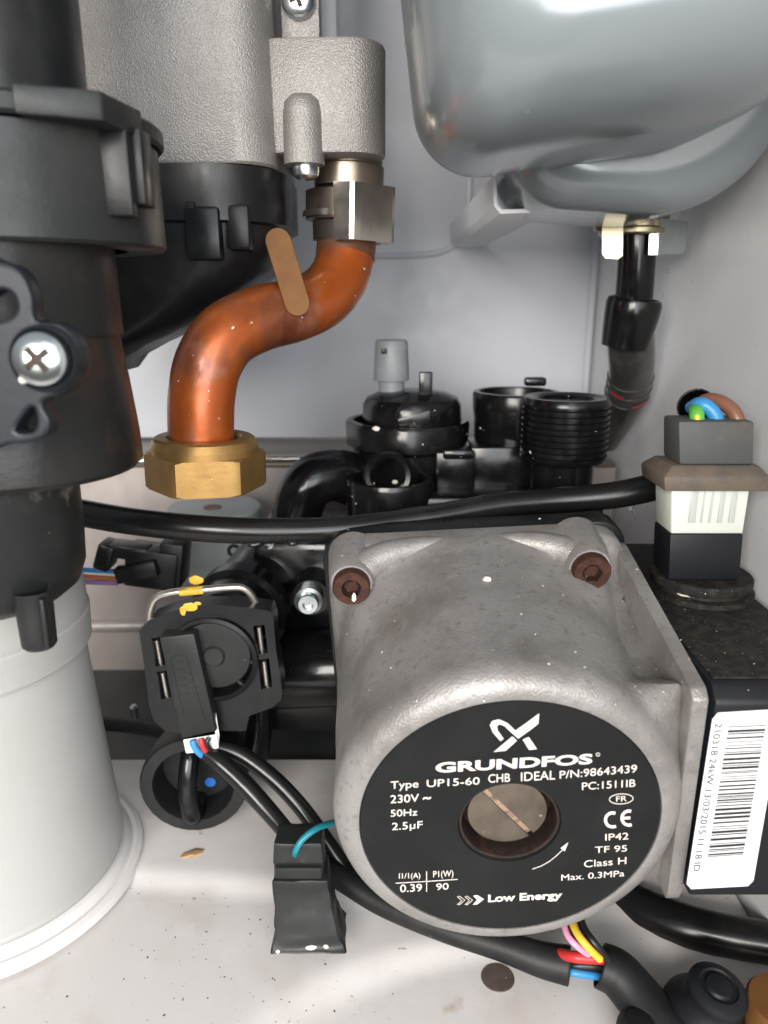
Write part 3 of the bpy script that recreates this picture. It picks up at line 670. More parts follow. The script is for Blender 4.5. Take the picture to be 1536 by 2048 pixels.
VR2 = Matrix.Translation(Vector((.09, .30, .03))) @ Matrix.Rotation(R(3.5), 4, 'Y') @ Matrix.Translation(-Vector((.09, .30, .03)))
quarter = lambda n_, a_: [(a_ * (1 - math.sin(R(t))), n_ * (1 - math.cos(R(t)))) for t in (3, 8, 15, 24, 34, 45, 56, 67, 78, 90)]
FR_ = (.0060, .114, .0410); RE_ = (.0395, .1262, .0262)
secs = [vsec(.170 + d, i_, .038, *FR_, .020) for (i_, d) in quarter(.040, .022)] + [vsec(y_, n_, .038, *FR_, .020) for (y_, n_) in ((.236, 0), (.2445, .0003), (.2475, .0014), (.2490, .0040), (.2495, .022))]
loft('front_shell', secs, M['vessel'], ves, 0, True, 80)
secs = [vsec(.2465 + d, i_, .042, *RE_, .020, 1) for (i_, d) in quarter(.014, .012)] + [vsec(y_, n_, .042, *RE_, .020, 1) for (y_, n_) in ((.272, 0), (.30, 0), (.32, .002), (.34, .009), (.352, .02), (.356, .028))]
loft('rear_shell', secs, M['vessel'], ves, 0, True, 80)
wp = bmesh.new(); w0 = W(812, 0, .30); w1 = W(827, 62, .30); boxspan(wp, w0.x, w1.x, .300, .318, w1.z, w0.z + .06, .0005)
tag(obj('sheet_strip', wp, M['white']), 'thin white sheet metal strip at the left edge of the grey vessel', 'bracket')
# outlet nozzle with clip and hose
nz = W(1268, 445, .315)
noz = thing('vessel_connection', 'gold ring clip and black hose tail below the grey vessel', 'fitting', (nz.x, nz.y, nz.z))
lathe('brass_ring', (nz.x, nz.y, nz.z - .004), (0, 0, 1), [(.0075, -.001), (.0128, -.001), (.0134, -.0004), (.0134, .0012), (.0118, .002), (.0118, .004), (.0134, .005), (.0134, .009), (.0095, .012), (.0, .012)], M['goldclip'], noz, 40)
cl = bmesh.new()
def sheet(bm, pts, Y, th, yrot=0):
    me = rmesh([pxl(pts, Y)], th, .0001, YP(Y))
    c = sum((v.co for v in me.vertices), Vector()) / len(me.vertices)
    me.transform(Matrix.Translation(c) @ Matrix.Rotation(yrot, 4, 'Z') @ Matrix.Translation(-c)); join(bm, me)
sheet(cl, [(1205, 443), (1247, 447), (1245, 512), (1236, 519), (1212, 517), (1205, 508)], .303, .001, R(-12))
sheet(cl, [(1186, 449), (1212, 446), (1212, 462), (1186, 463)], .306, .001, R(20))
obj('clip_tab', cl, M['goldclip'], noz)
cl = bmesh.new(); sheet(cl, [(1305, 438), (1384, 441), (1383, 492), (1373, 507), (1303, 510)], .308, .001, R(28))
sheet(cl, [(1300, 462), (1318, 462), (1316, 510), (1298, 510)], .304, .001, R(-25)); obj('spring_plate', cl, M['zinc'], noz)
tail = [W(1275, 455, .315), W(1273, 520, .315), W(1268, 590, .317), W(1262, 640, .322)]
tube('hose_tail', tail, [.0076, .0074, .0076, .0078], M['blkgloss'], noz, 20)
p = W(1258, 630, .321)
bm = bmesh.new(); add_lathe(bm, (p.x - .0002, p.y, p.z - .009), (.10, -.10, 1), [(0, -.004), (.0098, -.004), (.0104, .001), (.0112, .009), (.0114, .0135), (.0108, .0155), (.0095, .016), (.0085, .0140), (0, .0140)], 40); obj('tail_nut', bm, M['blkgloss'], noz)
hose = thing('flexible_hose', 'dark ribbed hose with red marks running down the wall corner', 'hose', W(1215, 840, .37))
hp = [W(1258, 655, .322), W(1262, 700, .328), W(1262, 745, .336), W(1252, 790, .347), W(1232, 830, .36), W(1205, 875, .372)]
tube('hose_body', hp, [.0098, .0100, .0098, .0098, .0096, .009], M['clearhose'], hose, 28)
ring_path = spline(hp, 8)
bm = bmesh.new()
for i in range(17, 24, 3):
    a, b = ring_path[i], ring_path[i + 1]; add_lathe(bm, a, b - a, [(.0094, -.0005), (.0103, -.0003), (.0103, .0003), (.0094, .0005)], 28, True)
obj('rib', bm, M['clearhose'], hose)
for (i, a0, a1) in ((22, 200, 262), (19, 285, 320)):
    c, d = ring_path[i], ring_path[i + 1]; Mx = Matrix.Translation(c) @ frame(d - c); bm = bmesh.new(); vs = []
    for k in range(9):
        t = R(a0 + (a1 - a0) * k / 8); vs.append((bm.verts.new(Mx @ Vector((.01045 * math.cos(t), .01045 * math.sin(t), -.0006))), bm.verts.new(Mx @ Vector((.01045 * math.cos(t), .01045 * math.sin(t), .0008)))))
    for u, v in zip(vs, vs[1:]): bm.faces.new((u[0], v[0], v[1], u[1]))
    obj('red_mark', bm, M['redprint'], hose)
# white channel bracket under the vessel
p = [W(985, 352, .282), W(988, 412, .282), W(1000, 428, .282), W(1100, 424, .282)]
prof = [(v.x, v.z) for v in p]; prof2 = [(prof[0][0] + .0013, prof[0][1]), (prof[1][0] + .0013, prof[1][1] + .0006), (prof[2][0] + .0007, prof[2][1] + .0016), (prof[3][0], prof[3][1] + .0013)]
lp_ = prof + prof2[::-1]
tag(loft('channel_bracket', [[(a, y, b) for a, b in lp_] for y in (.282, .459)], M['white'], None, .0002), 'white folded steel channel bracket under the grey vessel on the wall', 'bracket')

# ------------------------------------------------------------------ black hydraulic block behind the pump
hyd = thing('hydraulic_block', 'wet black plastic pipework block with open ports behind the grey pump', 'pipework', W(900, 1080, .32))
K = M['blkgloss']
def at(px, py, Y): v = W(px, py, Y); return (v.x, v.y, v.z)
c = at(815, 838, .335)
lathe('chamber', (c[0], c[1], c[2] - .045), (0, 0, 1), [(.020, 0), (.0235, .004), (.0245, .032), (.0275, .034), (.0280, .0435), (.0272, .045), (.0245, .045), (.0238, .040), (.0238, .034), (0, .034)], K, hyd, 12 * 5, wob=lambda t, h: 1 + .012 * math.cos(8 * t))
lathe('dome_cap', (c[0] + .002, c[1], c[2] - .0055), (0, 0, 1), [(.0222, 0), (.0226, .006), (.0222, .0125), (.0205, .0155), (.015, .0180), (.006, .0188), (0, .019)], K, hyd, 56)
bm = bmesh.new(); f0 = at(851, 792, .325); add_box(bm, (f0[0], f0[1], f0[2] + .004), (.0058, .003, .013), .0006); obj('fin', bm, K, hyd)
bm = bmesh.new(); f1 = W(790, 845, .312); f2 = W(870, 832, .312)
add_loft(bm, [[W(792, 838, .3125), W(862, 818, .3125), W(862, 850, .3125), W(800, 862, .3125)], [W(792, 834, .322), W(862, 814, .322), W(862, 850, .322), W(800, 862, .322)]], .0008); obj('wing', bm, K, hyd)
# grey vent cap
g = at(783, 760, .335)
lathe('vent_cap', (g[0], g[1], g[2]), (0, 0, 1), [(.0058, -.016), (.0058, 0), (.0078, 0), (.0080, .0006), (.0072, .0165), (.0066, .0175), (.0, .0178)], M['greycap'], hyd, 40)
vc = [o for o in hyd.children if o.name.startswith('vent_cap')][0]
vh = at(768, 702, .3273); box('vent_hole_shade', vh, (.0024, .0012, .0022), M['blk'], vc, .0002)  # solid black block painting the darkness of a hole onto the cap
# front ring port with its loop
r0 = at(780, 965, .302)
lathe('ring_port', (r0[0], r0[1], r0[2] - .016), (0, 0, 1), [(.0172, 0), (.0182, .001), (.0186, .016), (.0180, .018), (.0152, .018), (.0148, .010), (0, .010)], K, hyd, 56)
lathe('loop', (r0[0] - .001, r0[1] - .004, r0[2] + .004), (.0, -1, .15), [(.0072, -.003), (.0098, -.003), (.0100, -.002), (.0100, .003), (.0092, .004), (.0074, .0035)], K, hyd, 40, True)
# left elbow
tube('elbow', [W(720, 965, .325), W(670, 950, .32), W(622, 965, .315), W(598, 1010, .314), W(590, 1070, .315)], [.012, .0118, .0115, .0112, .0112], K, hyd, 24)
# open cup
c = at(1033, 782, .335)
lathe('open_cup', (c[0], c[1], c[2] - .042), (0, 0, 1), [(.016, 0), (.0182, .004), (.0186, .030), (.0193, .034), (.0196, .041), (.0190, .042), (.0168, .042), (.0162, .040), (.0158, .012), (0, .012)], K, hyd, 56)
tb_ = at(1070, 763, .351); box('spout', (tb_[0], tb_[1], tb_[2]), (.010, .006, .004), K, hyd, .0012)
# threaded outlet
c = at(1133, 798, .302)
pr = [(.0, .0), (.0128, 0), (.0128, .012), (.0172, .0135)]
z = .0145
for k in range(9): pr += [(.0177, z), (.0177, z + .0012), (.0168, z + .0016), (.0168, z + .0022)]; z += .0024
pr += [(.0177, z), (.0177, z + .0012), (.0168, z + .0030), (.0145, z + .0030), (.0115, z + .0022), (.0105, z + .0012), (0, z + .0010)]
lathe('threaded_outlet', (c[0], c[1], c[2] - z - .002), (0, 0, 1), pr, K, hyd, 64, False, 30)
# manifold body
bm = bmesh.new()
p0, p1 = W(700, 985, .30), W(1195, 1075, .30); boxspan(bm, p0.x, p1.x, .292, .345, p1.z - .03, p0.z, .003)
p0, p1 = W(872, 905, .306), W(948, 985, .306); boxspan(bm, p0.x, p1.x, .306, .34, p1.z, p0.z, .001)
p0, p1 = W(940, 895, .312), W(1075, 1000, .312); boxspan(bm, p0.x, p1.x, .312, .345, p1.z, p0.z, .001)
p0, p1 = W(885, 896, .309), W(945, 915, .309); boxspan(bm, p0.x, p1.x, .304, .34, p1.z, p0.z, .0012)
obj('manifold', bm, K, hyd)
bm = bmesh.new()
p0, p1 = W(500, 1085, .292), W(665, 1300, .292); boxspan(bm, p0.x, .06, .293, .35, p1.z, p0.z, .004)
add_lathe(bm, W(430, 1345, .285), (1, 0, .05), [(.0155, 0), (.0165, .002), (.0165, .10)], 40)
p0, p1 = W(470, 1380, .296), W(665, 1470, .296); boxspan(bm, p0.x, .06, .297, .345, p1.z, p0.z, .004)
add_tube(bm, [W(500, 1330, .30), W(515, 1430, .295), W(505, 1515, .29)], .007, 20)
obj('lower_body', bm, M['blkgloss'], hyd)
# bolt with socket head
b0 = W(617, 1213, .268)
bm = bmesh.new(); add_lathe(bm, (b0.x - .0005, .272, b0.z), (.05, -1, 0), [(.0056, -.006), (.0056, -.0012), (.0043, -.001), (.0043, .0020), (.0038, .0026), (.0022, .0026), (.0020, .0006), (0, .0006)], 32); obj('bolt', bm, M['zinc'], hyd)
bm = bmesh.new(); p0, p1 = W(590, 1110, .275), W(655, 1310, .275); add_lathe(bm, (b0.x, .277, b0.z), (0, 1, 0), [(0, 0), (.0075, 0), (.0075, .03)], 28); obj('bolt_boss', bm, K, hyd)

# ------------------------------------------------------------------ pale grey drum behind
dr = thing('actuator_drum', 'pale grey plastic drum with a brown centre behind the long black cable', 'actuator', W(430, 1150, .352))
c = at(428, 1012, .352)
lathe('drum', (c[0], c[1], c[2] - .012), (0, 0, 1), [(.0, 0), (.0225, 0), (.0230, .001), (.0230, .0110), (.0222, .012), (0, .012)], M['palegrey'], dr, 56)
bm = bmesh.new(); p0, p1 = W(368, 1075, .345), W(510, 1160, .345); boxspan(bm, p0.x, p1.x, .340, .372, p1.z, c[2] - .012, .002); base = obj('base', bm, M['palegrey'], dr)
lathe('centre_spot', (c[0], c[1] - .003, c[2]), (0, 0, 1), [(.0046, 0), (.0044, .0005), (.002, .0004), (0, .0002)], M['brownspot'], dr, 32)
hp_ = W(468, 1102, .3396); lathe('fixing_hole', (hp_.x, .3404, hp_.z), (0, -1, 0), [(.0036, 0), (.0034, .0008), (.0018, .0008), (.0016, 0), (0, 0)], M['blk'], dr, 24)

# small black plug with blue, orange and purple wires
cn = thing('cable_plug', 'small matt black cable plug with blue, orange and purple wires', 'connector', W(280, 1180, .30))
bm = bmesh.new(); rt = Matrix.Rotation(R(8), 4, 'Y')
p = W(310, 1130, .30); add_box(bm, p, (.022, .014, .017), .001, rt)
p = W(215, 1108, .298); add_box(bm, p, (.007, .012, .012), .0015, Matrix.Rotation(R(20), 4, 'Y'))
p = W(262, 1100, .298); add_box(bm, p, (.016, .010, .006), .001, rt)
p = W(275, 1142, .292); add_box(bm, p, (.018, .006, .007), .001, Matrix.Rotation(R(-12), 4, 'Y'))
p = W(350, 1120, .302); add_box(bm, p, (.010, .016, .020), .001, rt)
obj('plug_body', bm, M['blk'], cn)
for n_, m_, y0, y1 in (('blue_wire', 'w_blue', 1139, 1143), ('orange_wire', 'w_orange', 1152, 1158), ('purple_wire', 'w_purple', 1163, 1166)):
    tube(n_, [W(90, y0 - 8, .30), W(160, y0, .30), W(235, y1, .30)], .0011, M[m_], cn, 10)

# ------------------------------------------------------------------ flow sensor
fs = thing('flow_sensor', 'black flow sensor with a bent steel clip wire and yellow paint marks', 'sensor', W(420, 1460, .25))
FY = .2435
tilt = None
outl = [(300, 1240), (345, 1222), (395, 1212), (440, 1210), (490, 1215), (540, 1222), (547, 1240), (552, 1300), (565, 1385), (562, 1400), (545, 1415), (498, 1432), (492, 1462), (440, 1462), (352, 1466), (330, 1462), (308, 1442), (298, 1410), (288, 1330), (278, 1262)]
win = [[(303, 1277), (322, 1274), (331, 1330), (311, 1333)], [(313, 1344), (333, 1341), (343, 1395), (322, 1399)],
       [(506, 1252), (529, 1250), (536, 1306), (513, 1309)], [(515, 1320), (538, 1317), (545, 1374), (522, 1379)]]
ct = (425, 1318)
hole = [(ct[0] + 92 * math.cos(k * PI / 20), ct[1] + 84 * math.sin(k * PI / 20)) for k in range(40)]
plate('sensor_frame', [pxl(outl, FY), pxl(hole, FY)] + [pxl(w_, FY) for w_ in win], FY, .010, M['blk'], fs, 0)
cc = W(ct[0], ct[1], FY)
rr = 92 * S(*ct, FY)
lathe('inner_ring', (cc.x, FY + .009, cc.z), (0, -1, 0), [(rr * 1.0, 0), (rr * .99, .0105), (rr * .92, .0112), (rr * .88, .0105), (rr * .86, .003), (0, .003)], M['blk'], fs, 56)
c2 = W(430, 1308, FY); r2 = 76 * S(*ct, FY)
cap = lathe('round_cap', (c2.x, FY + .006, c2.z), (0, -1, 0), [(r2, 0), (r2, .0055), (r2 * .93, .0072), (r2 * .6, .0078), (r2 * .30, .0078), (r2 * .27, .0085), (r2 * .24, .0089), (0, .0089)], M['blkdust'], fs, 48)
bm = bmesh.new()
for a0_ in (60, -5, -45):
    a = R(a0_); add_box(bm, (cc.x + rr * .80 * math.cos(a), FY + .001, cc.z + rr * .8 * math.sin(a)), (rr * .22, .003, .0012), .0002, Matrix.Rotation(-a, 4, 'Y'))
obj('spoke', bm, M['blkdust'], fs)
lathe('sensor_barrel', (cc.x + .002, FY + .0105, cc.z + .004), (.12, 1, .05), [(.0175, 0), (.0175, .016), (.0195, .018), (.0195, .026), (.017, .028), (.017, .06)], M['blkgloss'], fs, 48)
for l in ([(313, 1280), (322, 1328)], [(325, 1345), (334, 1392)], [(518, 1254), (524, 1304)], [(528, 1322), (534, 1373)]):
    tube('pin', [W(*l[0], FY + .003), W(*l[1], FY + .003)], .0009, M['steel'], fs, 10)
cpts = [W(300, 1252, .247), W(301, 1222, .247), W(313, 1196, .2465), W(345, 1185, .246), W(400, 1180, .246), W(455, 1175, .247), W(485, 1176, .248), W(502, 1190, .249), W(514, 1212, .250)]
wr = tube('clip_wire', cpts, .00135, M['steel'], fs, 14)
tube('yellow_band', [W(360, 1184.0, .246), W(384, 1181.8, .246), W(407, 1179.8, .2462)], .00155, M['yellowpaint'], wr, 14)
def blob(bm, p, r, s, seed):
    b2 = bmesh.new(); bmesh.ops.create_icosphere(b2, subdivisions=2, radius=1)
    for v in b2.verts: v.co = Vector([v.co[i] * s[i] for i in range(3)]) * r * (1 + .35 * noise.noise(v.co * 2.3 + Vector((seed * 3.1, 0, 0))))
    b2.transform(Matrix.Translation(p)); me = bpy.data.meshes.new('t'); b2.to_mesh(me); b2.free(); join(bm, me)
bm = bmesh.new(); blob(bm, W(392, 1161, .2495), .0022, (1.2, .13, .8), 1); blob(bm, W(380, 1214, .2432), .0018, (1.4, .13, .9), 2); blob(bm, W(366, 1222, .2432), .0011, (1, .13, 1.6), 3); blob(bm, W(395, 1207, .2434), .0010, (1.3, .13, .7), 4)
obj('paint_mark', bm, M['yellowpaint'], fs)
# black rocker behind, on top of the sensor
# sensor block slanting down across the frame
SY = FY - .0065
blk = [(318, 1276), (388, 1268), (433, 1463), (363, 1478)]
bm = bmesh.new(); f_ = [W(*p, SY) for p in blk]; k_ = [W(*p, SY) + Vector((0, .009, 0)) for p in blk]
add_loft(bm, [f_, k_], .0006); sb = obj('hall_block', bm, M['blkdust'], fs)
bm = bmesh.new()
ln = lambda a, b, t: (a[0] + (b[0] - a[0]) * t, a[1] + (b[1] - a[1]) * t)
add_stroke(bm, [(341, 1318), (352, 1310), (372, 1312), (412, 1446)], 1.3, SY - .0001); add_stroke(bm, [(341, 1318), (368, 1432)], 1.3, SY - .0001)
for (s_, x_, y_) in (('J', 356, 1330), ('L', 372, 1358), ('CF', 362, 1385), ('Z', 371, 1350)):
    pass
for k in range(5):
    y_ = 1324 + 16 * k; x_ = 352 + 3.6 * k; add_stroke(bm, [(x_, y_), (x_ + 12, y_ - 1.5), (x_ + 13, y_ + 5)], 1.0, SY - .0001)
for k in range(4):
    y_ = 1345 + 14 * k; x_ = 376 + 3 * k; add_stroke(bm, [(x_, y_), (x_ + 9, y_ - 1), (x_ + 2, y_ + 7)], 1.0, SY - .0001)
obj('moulded_mark', bm, M['blkgloss'], sb)
bm = bmesh.new(); p4 = [(410, 1440), (432, 1432), (440, 1475), (420, 1482)]
add_loft(bm, [[W(*p, SY + .002) for p in [(432, 1425), (439, 1470), (437, 1500), (430, 1470)]], [W(*p, SY + .006) for p in [(432, 1425), (439, 1470), (437, 1500), (430, 1470)]]], .0002)
wc = [(366, 1479), (434, 1468), (438, 1496), (418, 1502), (372, 1507)]
add_loft(bm, [[W(*p, SY + .0004) for p in wc], [W(*p, SY + .0075) for p in wc]], .0004)
obj('white_connector', bm, M['whiteconn'], fs)
tube('blue_wire', [W(385, 1480, SY - .0008), W(390, 1495, SY - .0014), W(402, 1508, SY - .001), W(418, 1518, SY + .002)], .0013, M['w_blue'], fs, 10)
tube('red_wire', [W(401, 1477, SY - .0006), W(405, 1490, SY - .0012), W(412, 1502, SY - .0006), W(420, 1512, SY + .002)], .0011, M['w_red'], fs, 10)
tube('black_wire', [W(418, 1475, SY - .0006), W(414, 1487, SY - .0014), W(422, 1500, SY), W(432, 1505, SY + .002)], .0009, M['w_black'], fs, 10)

# cables from the sensor
ca = tube('sensor_cable', [W(412, 1505, SY + .001), W(440, 1524, .236), W(485, 1565, .232), W(540, 1625, .226), W(585, 1680, .219), W(610, 1720, .212)], [.0030, .0036, .0036, .0033, .0030, .003], M['hose'], None, 16)
tag(ca, 'black cable running from the flow sensor to the rubber boot, front one of two', 'cable')
ca = tube('sensor_cable', [W(425, 1492, SY + .005), W(480, 1508, .242), W(545, 1555, .238), W(600, 1612, .233), W(650, 1680, .227), W(700, 1750, .222), W(760, 1810, .22)], [.0028, .0032, .0031, .0031, .0032, .0033, .0033], M['hose'], None, 16)
tag(ca, 'black cable with printed white dashes running from the flow sensor to under the pump', 'cable')
bm = bmesh.new()
for k in range(11):
    t = k / 10; blob(bm, W(553 + 44 * t, 1571 + 40 * t, .2345), .00035 if k != 6 else .0008, (1, .6, .6), k)
obj('print', bm, M['crumb'], ca)
ca = tube('loop_cable', [W(120, 1440, .31), W(210, 1446, .305), W(290, 1455, .30), W(350, 1468, .295), W(420, 1500, .292)], .0035, M['rubber'], None, 14)
tag(ca, 'thin black cable low behind the bottle and the sensor', 'cable')

# ------------------------------------------------------------------ drain knob
kn = thing('drain_knob', 'round black drain knob with a blue dot near the floor under the flow sensor', 'knob', W(382, 1660, .25))
kc = W(382, 1572, .247); kr = 106 * S(382, 1572, .247)
lathe('knob_cup', (kc.x, .263, kc.z), (.06, -1, .02), [(0, -.004), (kr * .9, -.004), (kr * .95, 0), (kr, .010), (kr, .0155), (kr * .97, .0165), (kr * .76, .0165), (kr * .73, .015), (kr * .70, .003), (0, .003)], M['rubber'], kn, 72, wob=lambda t, h: 1 + .004 * math.sin(24 * t))
ha = W(372, 1512, .247); hb = W(380, 1640, .247)
bm = bmesh.new(); add_tube(bm, [(ha.x + .001, .262, ha.z), (ha.x + .0005, .252, ha.z - .002), ((ha.x + hb.x) / 2, .2465, (ha.z + hb.z) / 2), (hb.x + .001, .2475, hb.z + .003), (hb.x + .001, .254, hb.z), (hb.x + .001, .262, hb.z + .001)], [.0036, .0038, .0038, .0044, .0042, .003], 18)
obj('handle', bm, M['blkgloss'], kn)
bd = W(421, 1563, .2605); lathe('blue_dot', (bd.x, .2605, bd.z), (.06, -1, .02), [(.0022, 0), (.0021, .0006), (0, .0006)], M['bluedot'], kn, 24)

# ------------------------------------------------------------------ rubber boot connector on the floor
bo = thing('rubber_boot', 'black flared rubber boot standing on the floor in front of the cables', 'connector', F(612, 1900, FZ))
secs = []
for (py, l, r_, lb, rb_, Y, dp) in ((1910, 538, 694, 0, 0, .188, .017), (1900, 541, 690, 0, 0, .189, .016), (1868, 549, 675, 0, 0, .1905, .015), (1788, 546, 660, 0, 0, .194, .013), (1762, 545, 656, 0, 0, .1945, .0125)):
    a = W(l, py, Y); b = W(r_, py, Y); secs.append([(a.x, Y, a.z), (b.x, Y, b.z), (b.x - .001, Y + dp, b.z), (a.x + .001, Y + dp, a.z)])
def rough(bm, cuts, amp, sc_):
    bmesh.ops.triangulate(bm, faces=[f for f in bm.faces if len(f.verts) > 4])
    bmesh.ops.subdivide_edges(bm, edges=[e for e in bm.edges if e.calc_length() > .002], cuts=cuts, use_grid_fill=True)
    for v in bm.verts: v.co += noise.noise_vector(v.co * sc_) * amp
    return bm
obj('boot_skirt', rough(add_loft(bmesh.new(), secs, .0006), 5, .00055, 260), M['blkdust'], bo)
secs = []
for (py, l, r_, Y, dp) in ((1765, 548, 648, .196, .010), (1728, 548, 645, .1965, .010), (1727, 546, 646, .1960, .0105), (1688, 548, 642, .197, .010)):
    a = W(l, py, Y); b = W(r_, py, Y); secs.append([(a.x, Y, a.z), (b.x, Y, b.z), (b.x, Y + dp, b.z), (a.x, Y + dp, a.z)])
obj('boot_top', rough(add_loft(bmesh.new(), secs, .0005), 4, .0003, 260), M['blkdust'], bo)
bm = bmesh.new(); p0, p1 = W(550, 1736, .195), W(644, 1758, .195); boxspan(bm, p0.x, p1.x, .1948, .20, p1.z, p0.z, .0005); obj('boot_band', bm, M['blkdust'], bo)
tube('teal_wire', [W(720, 1630, .222), W(668, 1645, .206), W(635, 1656, .1995), W(606, 1678, .1965), W(592, 1700, .1955), W(590, 1710, .1975)], .00105, M['w_teal'], bo, 10)

# ------------------------------------------------------------------ wire harness under the pump
hs = thing('wire_harness', 'black sleeved wire harness opened to show pink, yellow, red and blue wires below the pump', 'harness', F(1150, 1950, FZ))
def sleeve(name, pts, r):
    bm = bmesh.new(); add_tube(bm, pts, r, 22, 8, False); o = obj(name, bm, M['rubber'], hs, 60); m_ = o.modifiers.new('wall', 'SOLIDIFY'); m_.thickness = .0006; return o
sleeve('left_sleeve', [W(560, 1700, .232), W(660, 1745, .218), W(760, 1803, .208), W(880, 1853, .198), W(1000, 1890, .191), W(1080, 1918, .187), W(1138, 1931, .185)], [.0034, .0038, .0042, .0042, .0046, .0052, .0058])
sleeve('right_sleeve', [W(1200, 1930, .183), W(1236, 1948, .181), W(1275, 1992, .176), W(1325, 2055, .168), W(1390, 2130, .158)], [.0066, .0070, .0072, .0074, .0076])
for (n_, m_, pts, r_) in (('pink_wire', 'w_pink', [(1125, 1835, .190), (1134, 1868, .184), (1152, 1890, .181), (1180, 1912, .181)], .0010),
                        ('yellow_wire', 'w_yellow', [(1140, 1830, .190), (1152, 1862, .183), (1172, 1890, .179), (1200, 1918, .179)], .0012),
                        ('black_wire', 'w_black', [(1132, 1832, .190), (1144, 1866, .185), (1164, 1892, .182), (1192, 1918, .181)], .0011),
                        ('black_wire', 'w_black', [(1158, 1830, .190), (1168, 1858, .185), (1188, 1886, .181), (1216, 1920, .180)], .0013),
                        ('red_wire', 'w_red', [(1110, 1905, .187), (1145, 1913, .182), (1175, 1916, .181), (1215, 1918, .181)], .0017),
                        ('black_wire', 'w_black', [(1110, 1925, .187), (1145, 1930, .183), (1175, 1931, .182), (1215, 1935, .182)], .0014),
                        ('blue_wire', 'w_blue', [(1110, 1940, .187), (1140, 1944, .1815), (1165, 1948, .1805), (1210, 1955, .181)], .0012)):
    tube(n_, [W(*p) for p in pts], r_, M[m_], hs, 12)
# thick black pipe on the right
tp = thing('black_pipe', 'thick wet black pipe running out to the right below the terminal box', 'pipe', F(1400, 1900, FZ))
tube('pipe_sheath', [W(1180, 1760, .235), W(1230, 1788, .222), W(1290, 1824, .212), (W(1370, 1852, .204)), W(1460, 1872, .198), W(1560, 1888, .193), W(1680, 1898, .188)], [.0068, .0075, .0080, .0074, .0068, .0066, .0066], M['hose'], tp, 24)
tube('second_core', [W(1200, 1800, .224), W(1260, 1850, .212), W(1330, 1878, .205), W(1400, 1896, .200)], [.0052, .0055, .0050, .0040], M['rubber'], tp, 20)
# rubber grommet and neighbours
gm = thing('rubber_grommet', 'round blue black rubber grommet on the floor at the lower right corner', 'grommet', F(1440, 2030, FZ))
gb = F(1422, 2062, FZ)
gp = Vector((gb.x, gb.y + .004, FZ - .001))
lathe('grommet_body', gp, (0.10, -.12, 1), [(r_ * .88, h_ * .88) for r_, h_ in [(.0, 0), (.0150, 0), (.0145, .0035), (.0112, .0075), (.0092, .011), (.0090, .0135), (.0096, .0150), (.0093, .0165), (.0080, .0174), (.0062, .0178), (.0056, .0172), (.0046, .0172), (.0040, .0182), (.002, .0186), (0, .0187)]], M['navy'], gm, 48)
ob_ = F(1560, 2075, FZ)
tag(lathe('pipe_stub', (ob_.x, ob_.y, FZ), (0, 0, 1), [(.0, 0), (.0105, 0), (.0105, .012), (.0098, .013), (0, .013)], M['tagc'], None, 32), 'blurred orange copper pipe stub at the bottom right corner', 'pipe')
ob_ = F(1275, 2065, FZ)
tag(lathe('floor_bung', (ob_.x, ob_.y, FZ - .001), (0, 0, 1), [(0, 0), (.0062, 0), (.0060, .003), (.004, .0055), (0, .0062)], M['rubber'], None, 32), 'small black rubber bung on the floor at the bottom edge', 'bung')
kd = F(996, 1944, FZ - .003)
tag(lathe('knockout_disc', (kd.x, kd.y, fz(kd.x, kd.y) - .0006), (0, 0, 1), [(0, 0), (.0054, 0), (.0054, .0006), (.0052, .0008), (0, .0008)], M['holebrown'], None, 40), 'flat brown round disc set in the white floor below the pump', 'disc')
# screw stud on the dark floor
st = W(266, 1400, .335); tag(lathe('stud', (st.x, st.y, -.2075), (0, 0, 1), [(0, 0), (.0022, 0), (.0020, .008), (.0012, .009), (0, .009)], M['zinc'], None, 20), 'small dull metal stud on the dark strip behind the bottle', 'stud')

# ------------------------------------------------------------------ crumbs, grit and drops laid on what is there
bpy.context.view_layer.update()
dg = bpy.context.evaluated_depsgraph_get()
def hit(px, py):
    ok, loc, nrm, idx, o, mx = sc.ray_cast(dg, Vector((0, 0, 0)), ray(px, py).normalized()); return (loc, nrm, o) if ok else (None, None, None)
rg = random.Random(11)
def scatter(name, n, region, rmin, rmax, m, label, cat, only=None, flat=.5):
    bm = bmesh.new(); cnt = 0
    for k in range(n * 6):
        px, py = region(); l, nn, o = hit(px, py)
        if l is None or (only and not o.name.startswith(only)): continue
        r_ = rmin + (rmax - rmin) * rg.random() ** 2.5
        b2 = bmesh.new(); bmesh.ops.create_icosphere(b2, subdivisions=1, radius=r_)
        s = (1 + rg.random() * .8, .6 + rg.random() * .5, flat)
        for v in b2.verts: v.co = Vector([v.co[i] * s[i] * (1 + .5 * (rg.random() - .5)) for i in range(3)])
        b2.transform(Matrix.Translation(l) @ nn.to_track_quat('Z', 'Y').to_matrix().to_4x4() @ Matrix.Rotation(rg.random() * 6.3, 4, 'Z'))
        me = bpy.data.meshes.new('t'); b2.to_mesh(me); b2.free(); join(bm, me); cnt += 1
        if cnt >= n: break
    o = obj(name, bm, m); o['kind'] = 'stuff'; o['label'] = label; o['category'] = cat; return o
U = rg.uniform
scatter('floor_grit', 110, lambda: (rg.gauss(480, 190), rg.gauss(1930, 75)), .00008, .00032, M['grit'], 'black grit specks scattered over the white floor in front', 'grit', 'floor')
scatter('pump_crumbs', 55, lambda: (U(670, 1300), U(1090, 1420)), .00008, .00032, M['crumb'], 'tiny pale crumbs scattered on the grey pump housing', 'crumbs', 'motor_housing')
scatter('pipework_crumbs', 34, lambda: (U(560, 1220), U(780, 1080)), .00008, .00045, M['crumb'], 'pale flakes scattered over the wet black pipework', 'crumbs')
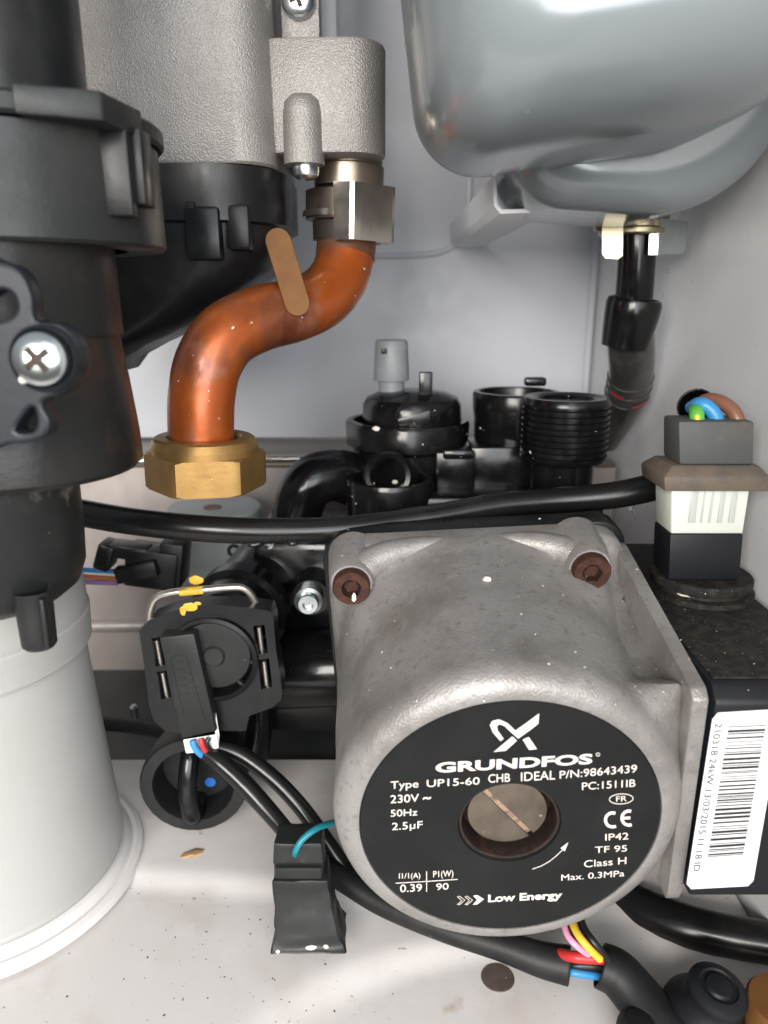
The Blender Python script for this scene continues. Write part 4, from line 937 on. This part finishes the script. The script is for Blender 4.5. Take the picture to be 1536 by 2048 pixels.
scatter('lid_crumbs', 34, lambda: (U(1310, 1530), U(1180, 1390)), .00008, .00026, M['crumb'], 'tan crumbs lying on the black terminal box top', 'crumbs')
scatter('copper_crumbs', 11, lambda: (U(350, 740), U(500, 870)), .00012, .00042, M['crumb'], 'pale flecks stuck on the orange copper pipe', 'crumbs', 'bent_tube', .3)
def drop(px, py, r_, label, group=None, up=None, s=(1, 1, 1.1)):
    l, nn, o = hit(px, py)
    if l is None: return
    b2 = bmesh.new(); bmesh.ops.create_uvsphere(b2, u_segments=20, v_segments=14, radius=r_)
    for v in b2.verts: v.co = Vector([v.co[i] * s[i] for i in range(3)])
    b2.transform(Matrix.Translation(l + nn * r_ * .2)); tag(obj('water_drop', b2, M['water']), label, 'water drop', group)
drop(537, 1088, .0016, 'clear water drop under the long black cable, left of the pump', 'water drops hanging from the cable')
drop(507, 1087, .0015, 'clear flat water drop under the long black cable, leftmost of the row', 'water drops hanging from the cable', s=(1.6, 1, .7))
drop(585, 1085, .0014, 'clear flat water drop under the long black cable, nearest the pump corner', 'water drops hanging from the cable', s=(1.6, 1, .7))
drop(1268, 1016, .0024, 'large clear water drop hanging from the cable beside the white plug block', 'water drops hanging from the cable')
drop(1393, 1775, .0004, '', None) if False else None
def crumb(px, py, r_, label, s=(1.3, 1, .8), m='crumb', name='crumb', cat='crumb', rot=0):
    l, nn, o = hit(px, py)
    if l is None: return
    bm = bmesh.new(); blob(bm, Vector((0, 0, 0)), r_, s, px * .01)
    bm.transform(Matrix.Translation(l) @ nn.to_track_quat('Z', 'Y').to_matrix().to_4x4() @ Matrix.Rotation(R(rot), 4, 'Z'))
    tag(obj(name, bm, M[m]), label, cat)
crumb(974, 1159, .0011, 'pale crumb on top of the grey pump housing')
crumb(752, 857, .0013, 'pale flake lying on the rim of the black chamber', (1.5, .8, .5))
crumb(790, 964, .0010, 'pale flake inside the black ring port')
crumb(708, 1195, .0011, 'pale flake below the left rusty screw of the pump', (.7, 1.5, .5))
crumb(48, 760, .0009, 'pale crumb under the large screw on the black trap')
crumb(1366, 1190, .0014, 'straw coloured splinter on the cable gland', (1.6, .3, .3))
crumb(385, 1707, .0030, 'orange brown dry husk lying on the white floor', (1.5, .7, .25), 'husk', 'seed_husk', 'husk', 20)
crumb(622, 1895, .0013, 'white chip at the foot of the black rubber boot', (1.5, .6, .5))

crumb(556, 1903, .0006, 'small white chip at the left foot of the black rubber boot')
crumb(652, 1893, .0007, 'small white chip at the right foot of the black rubber boot')
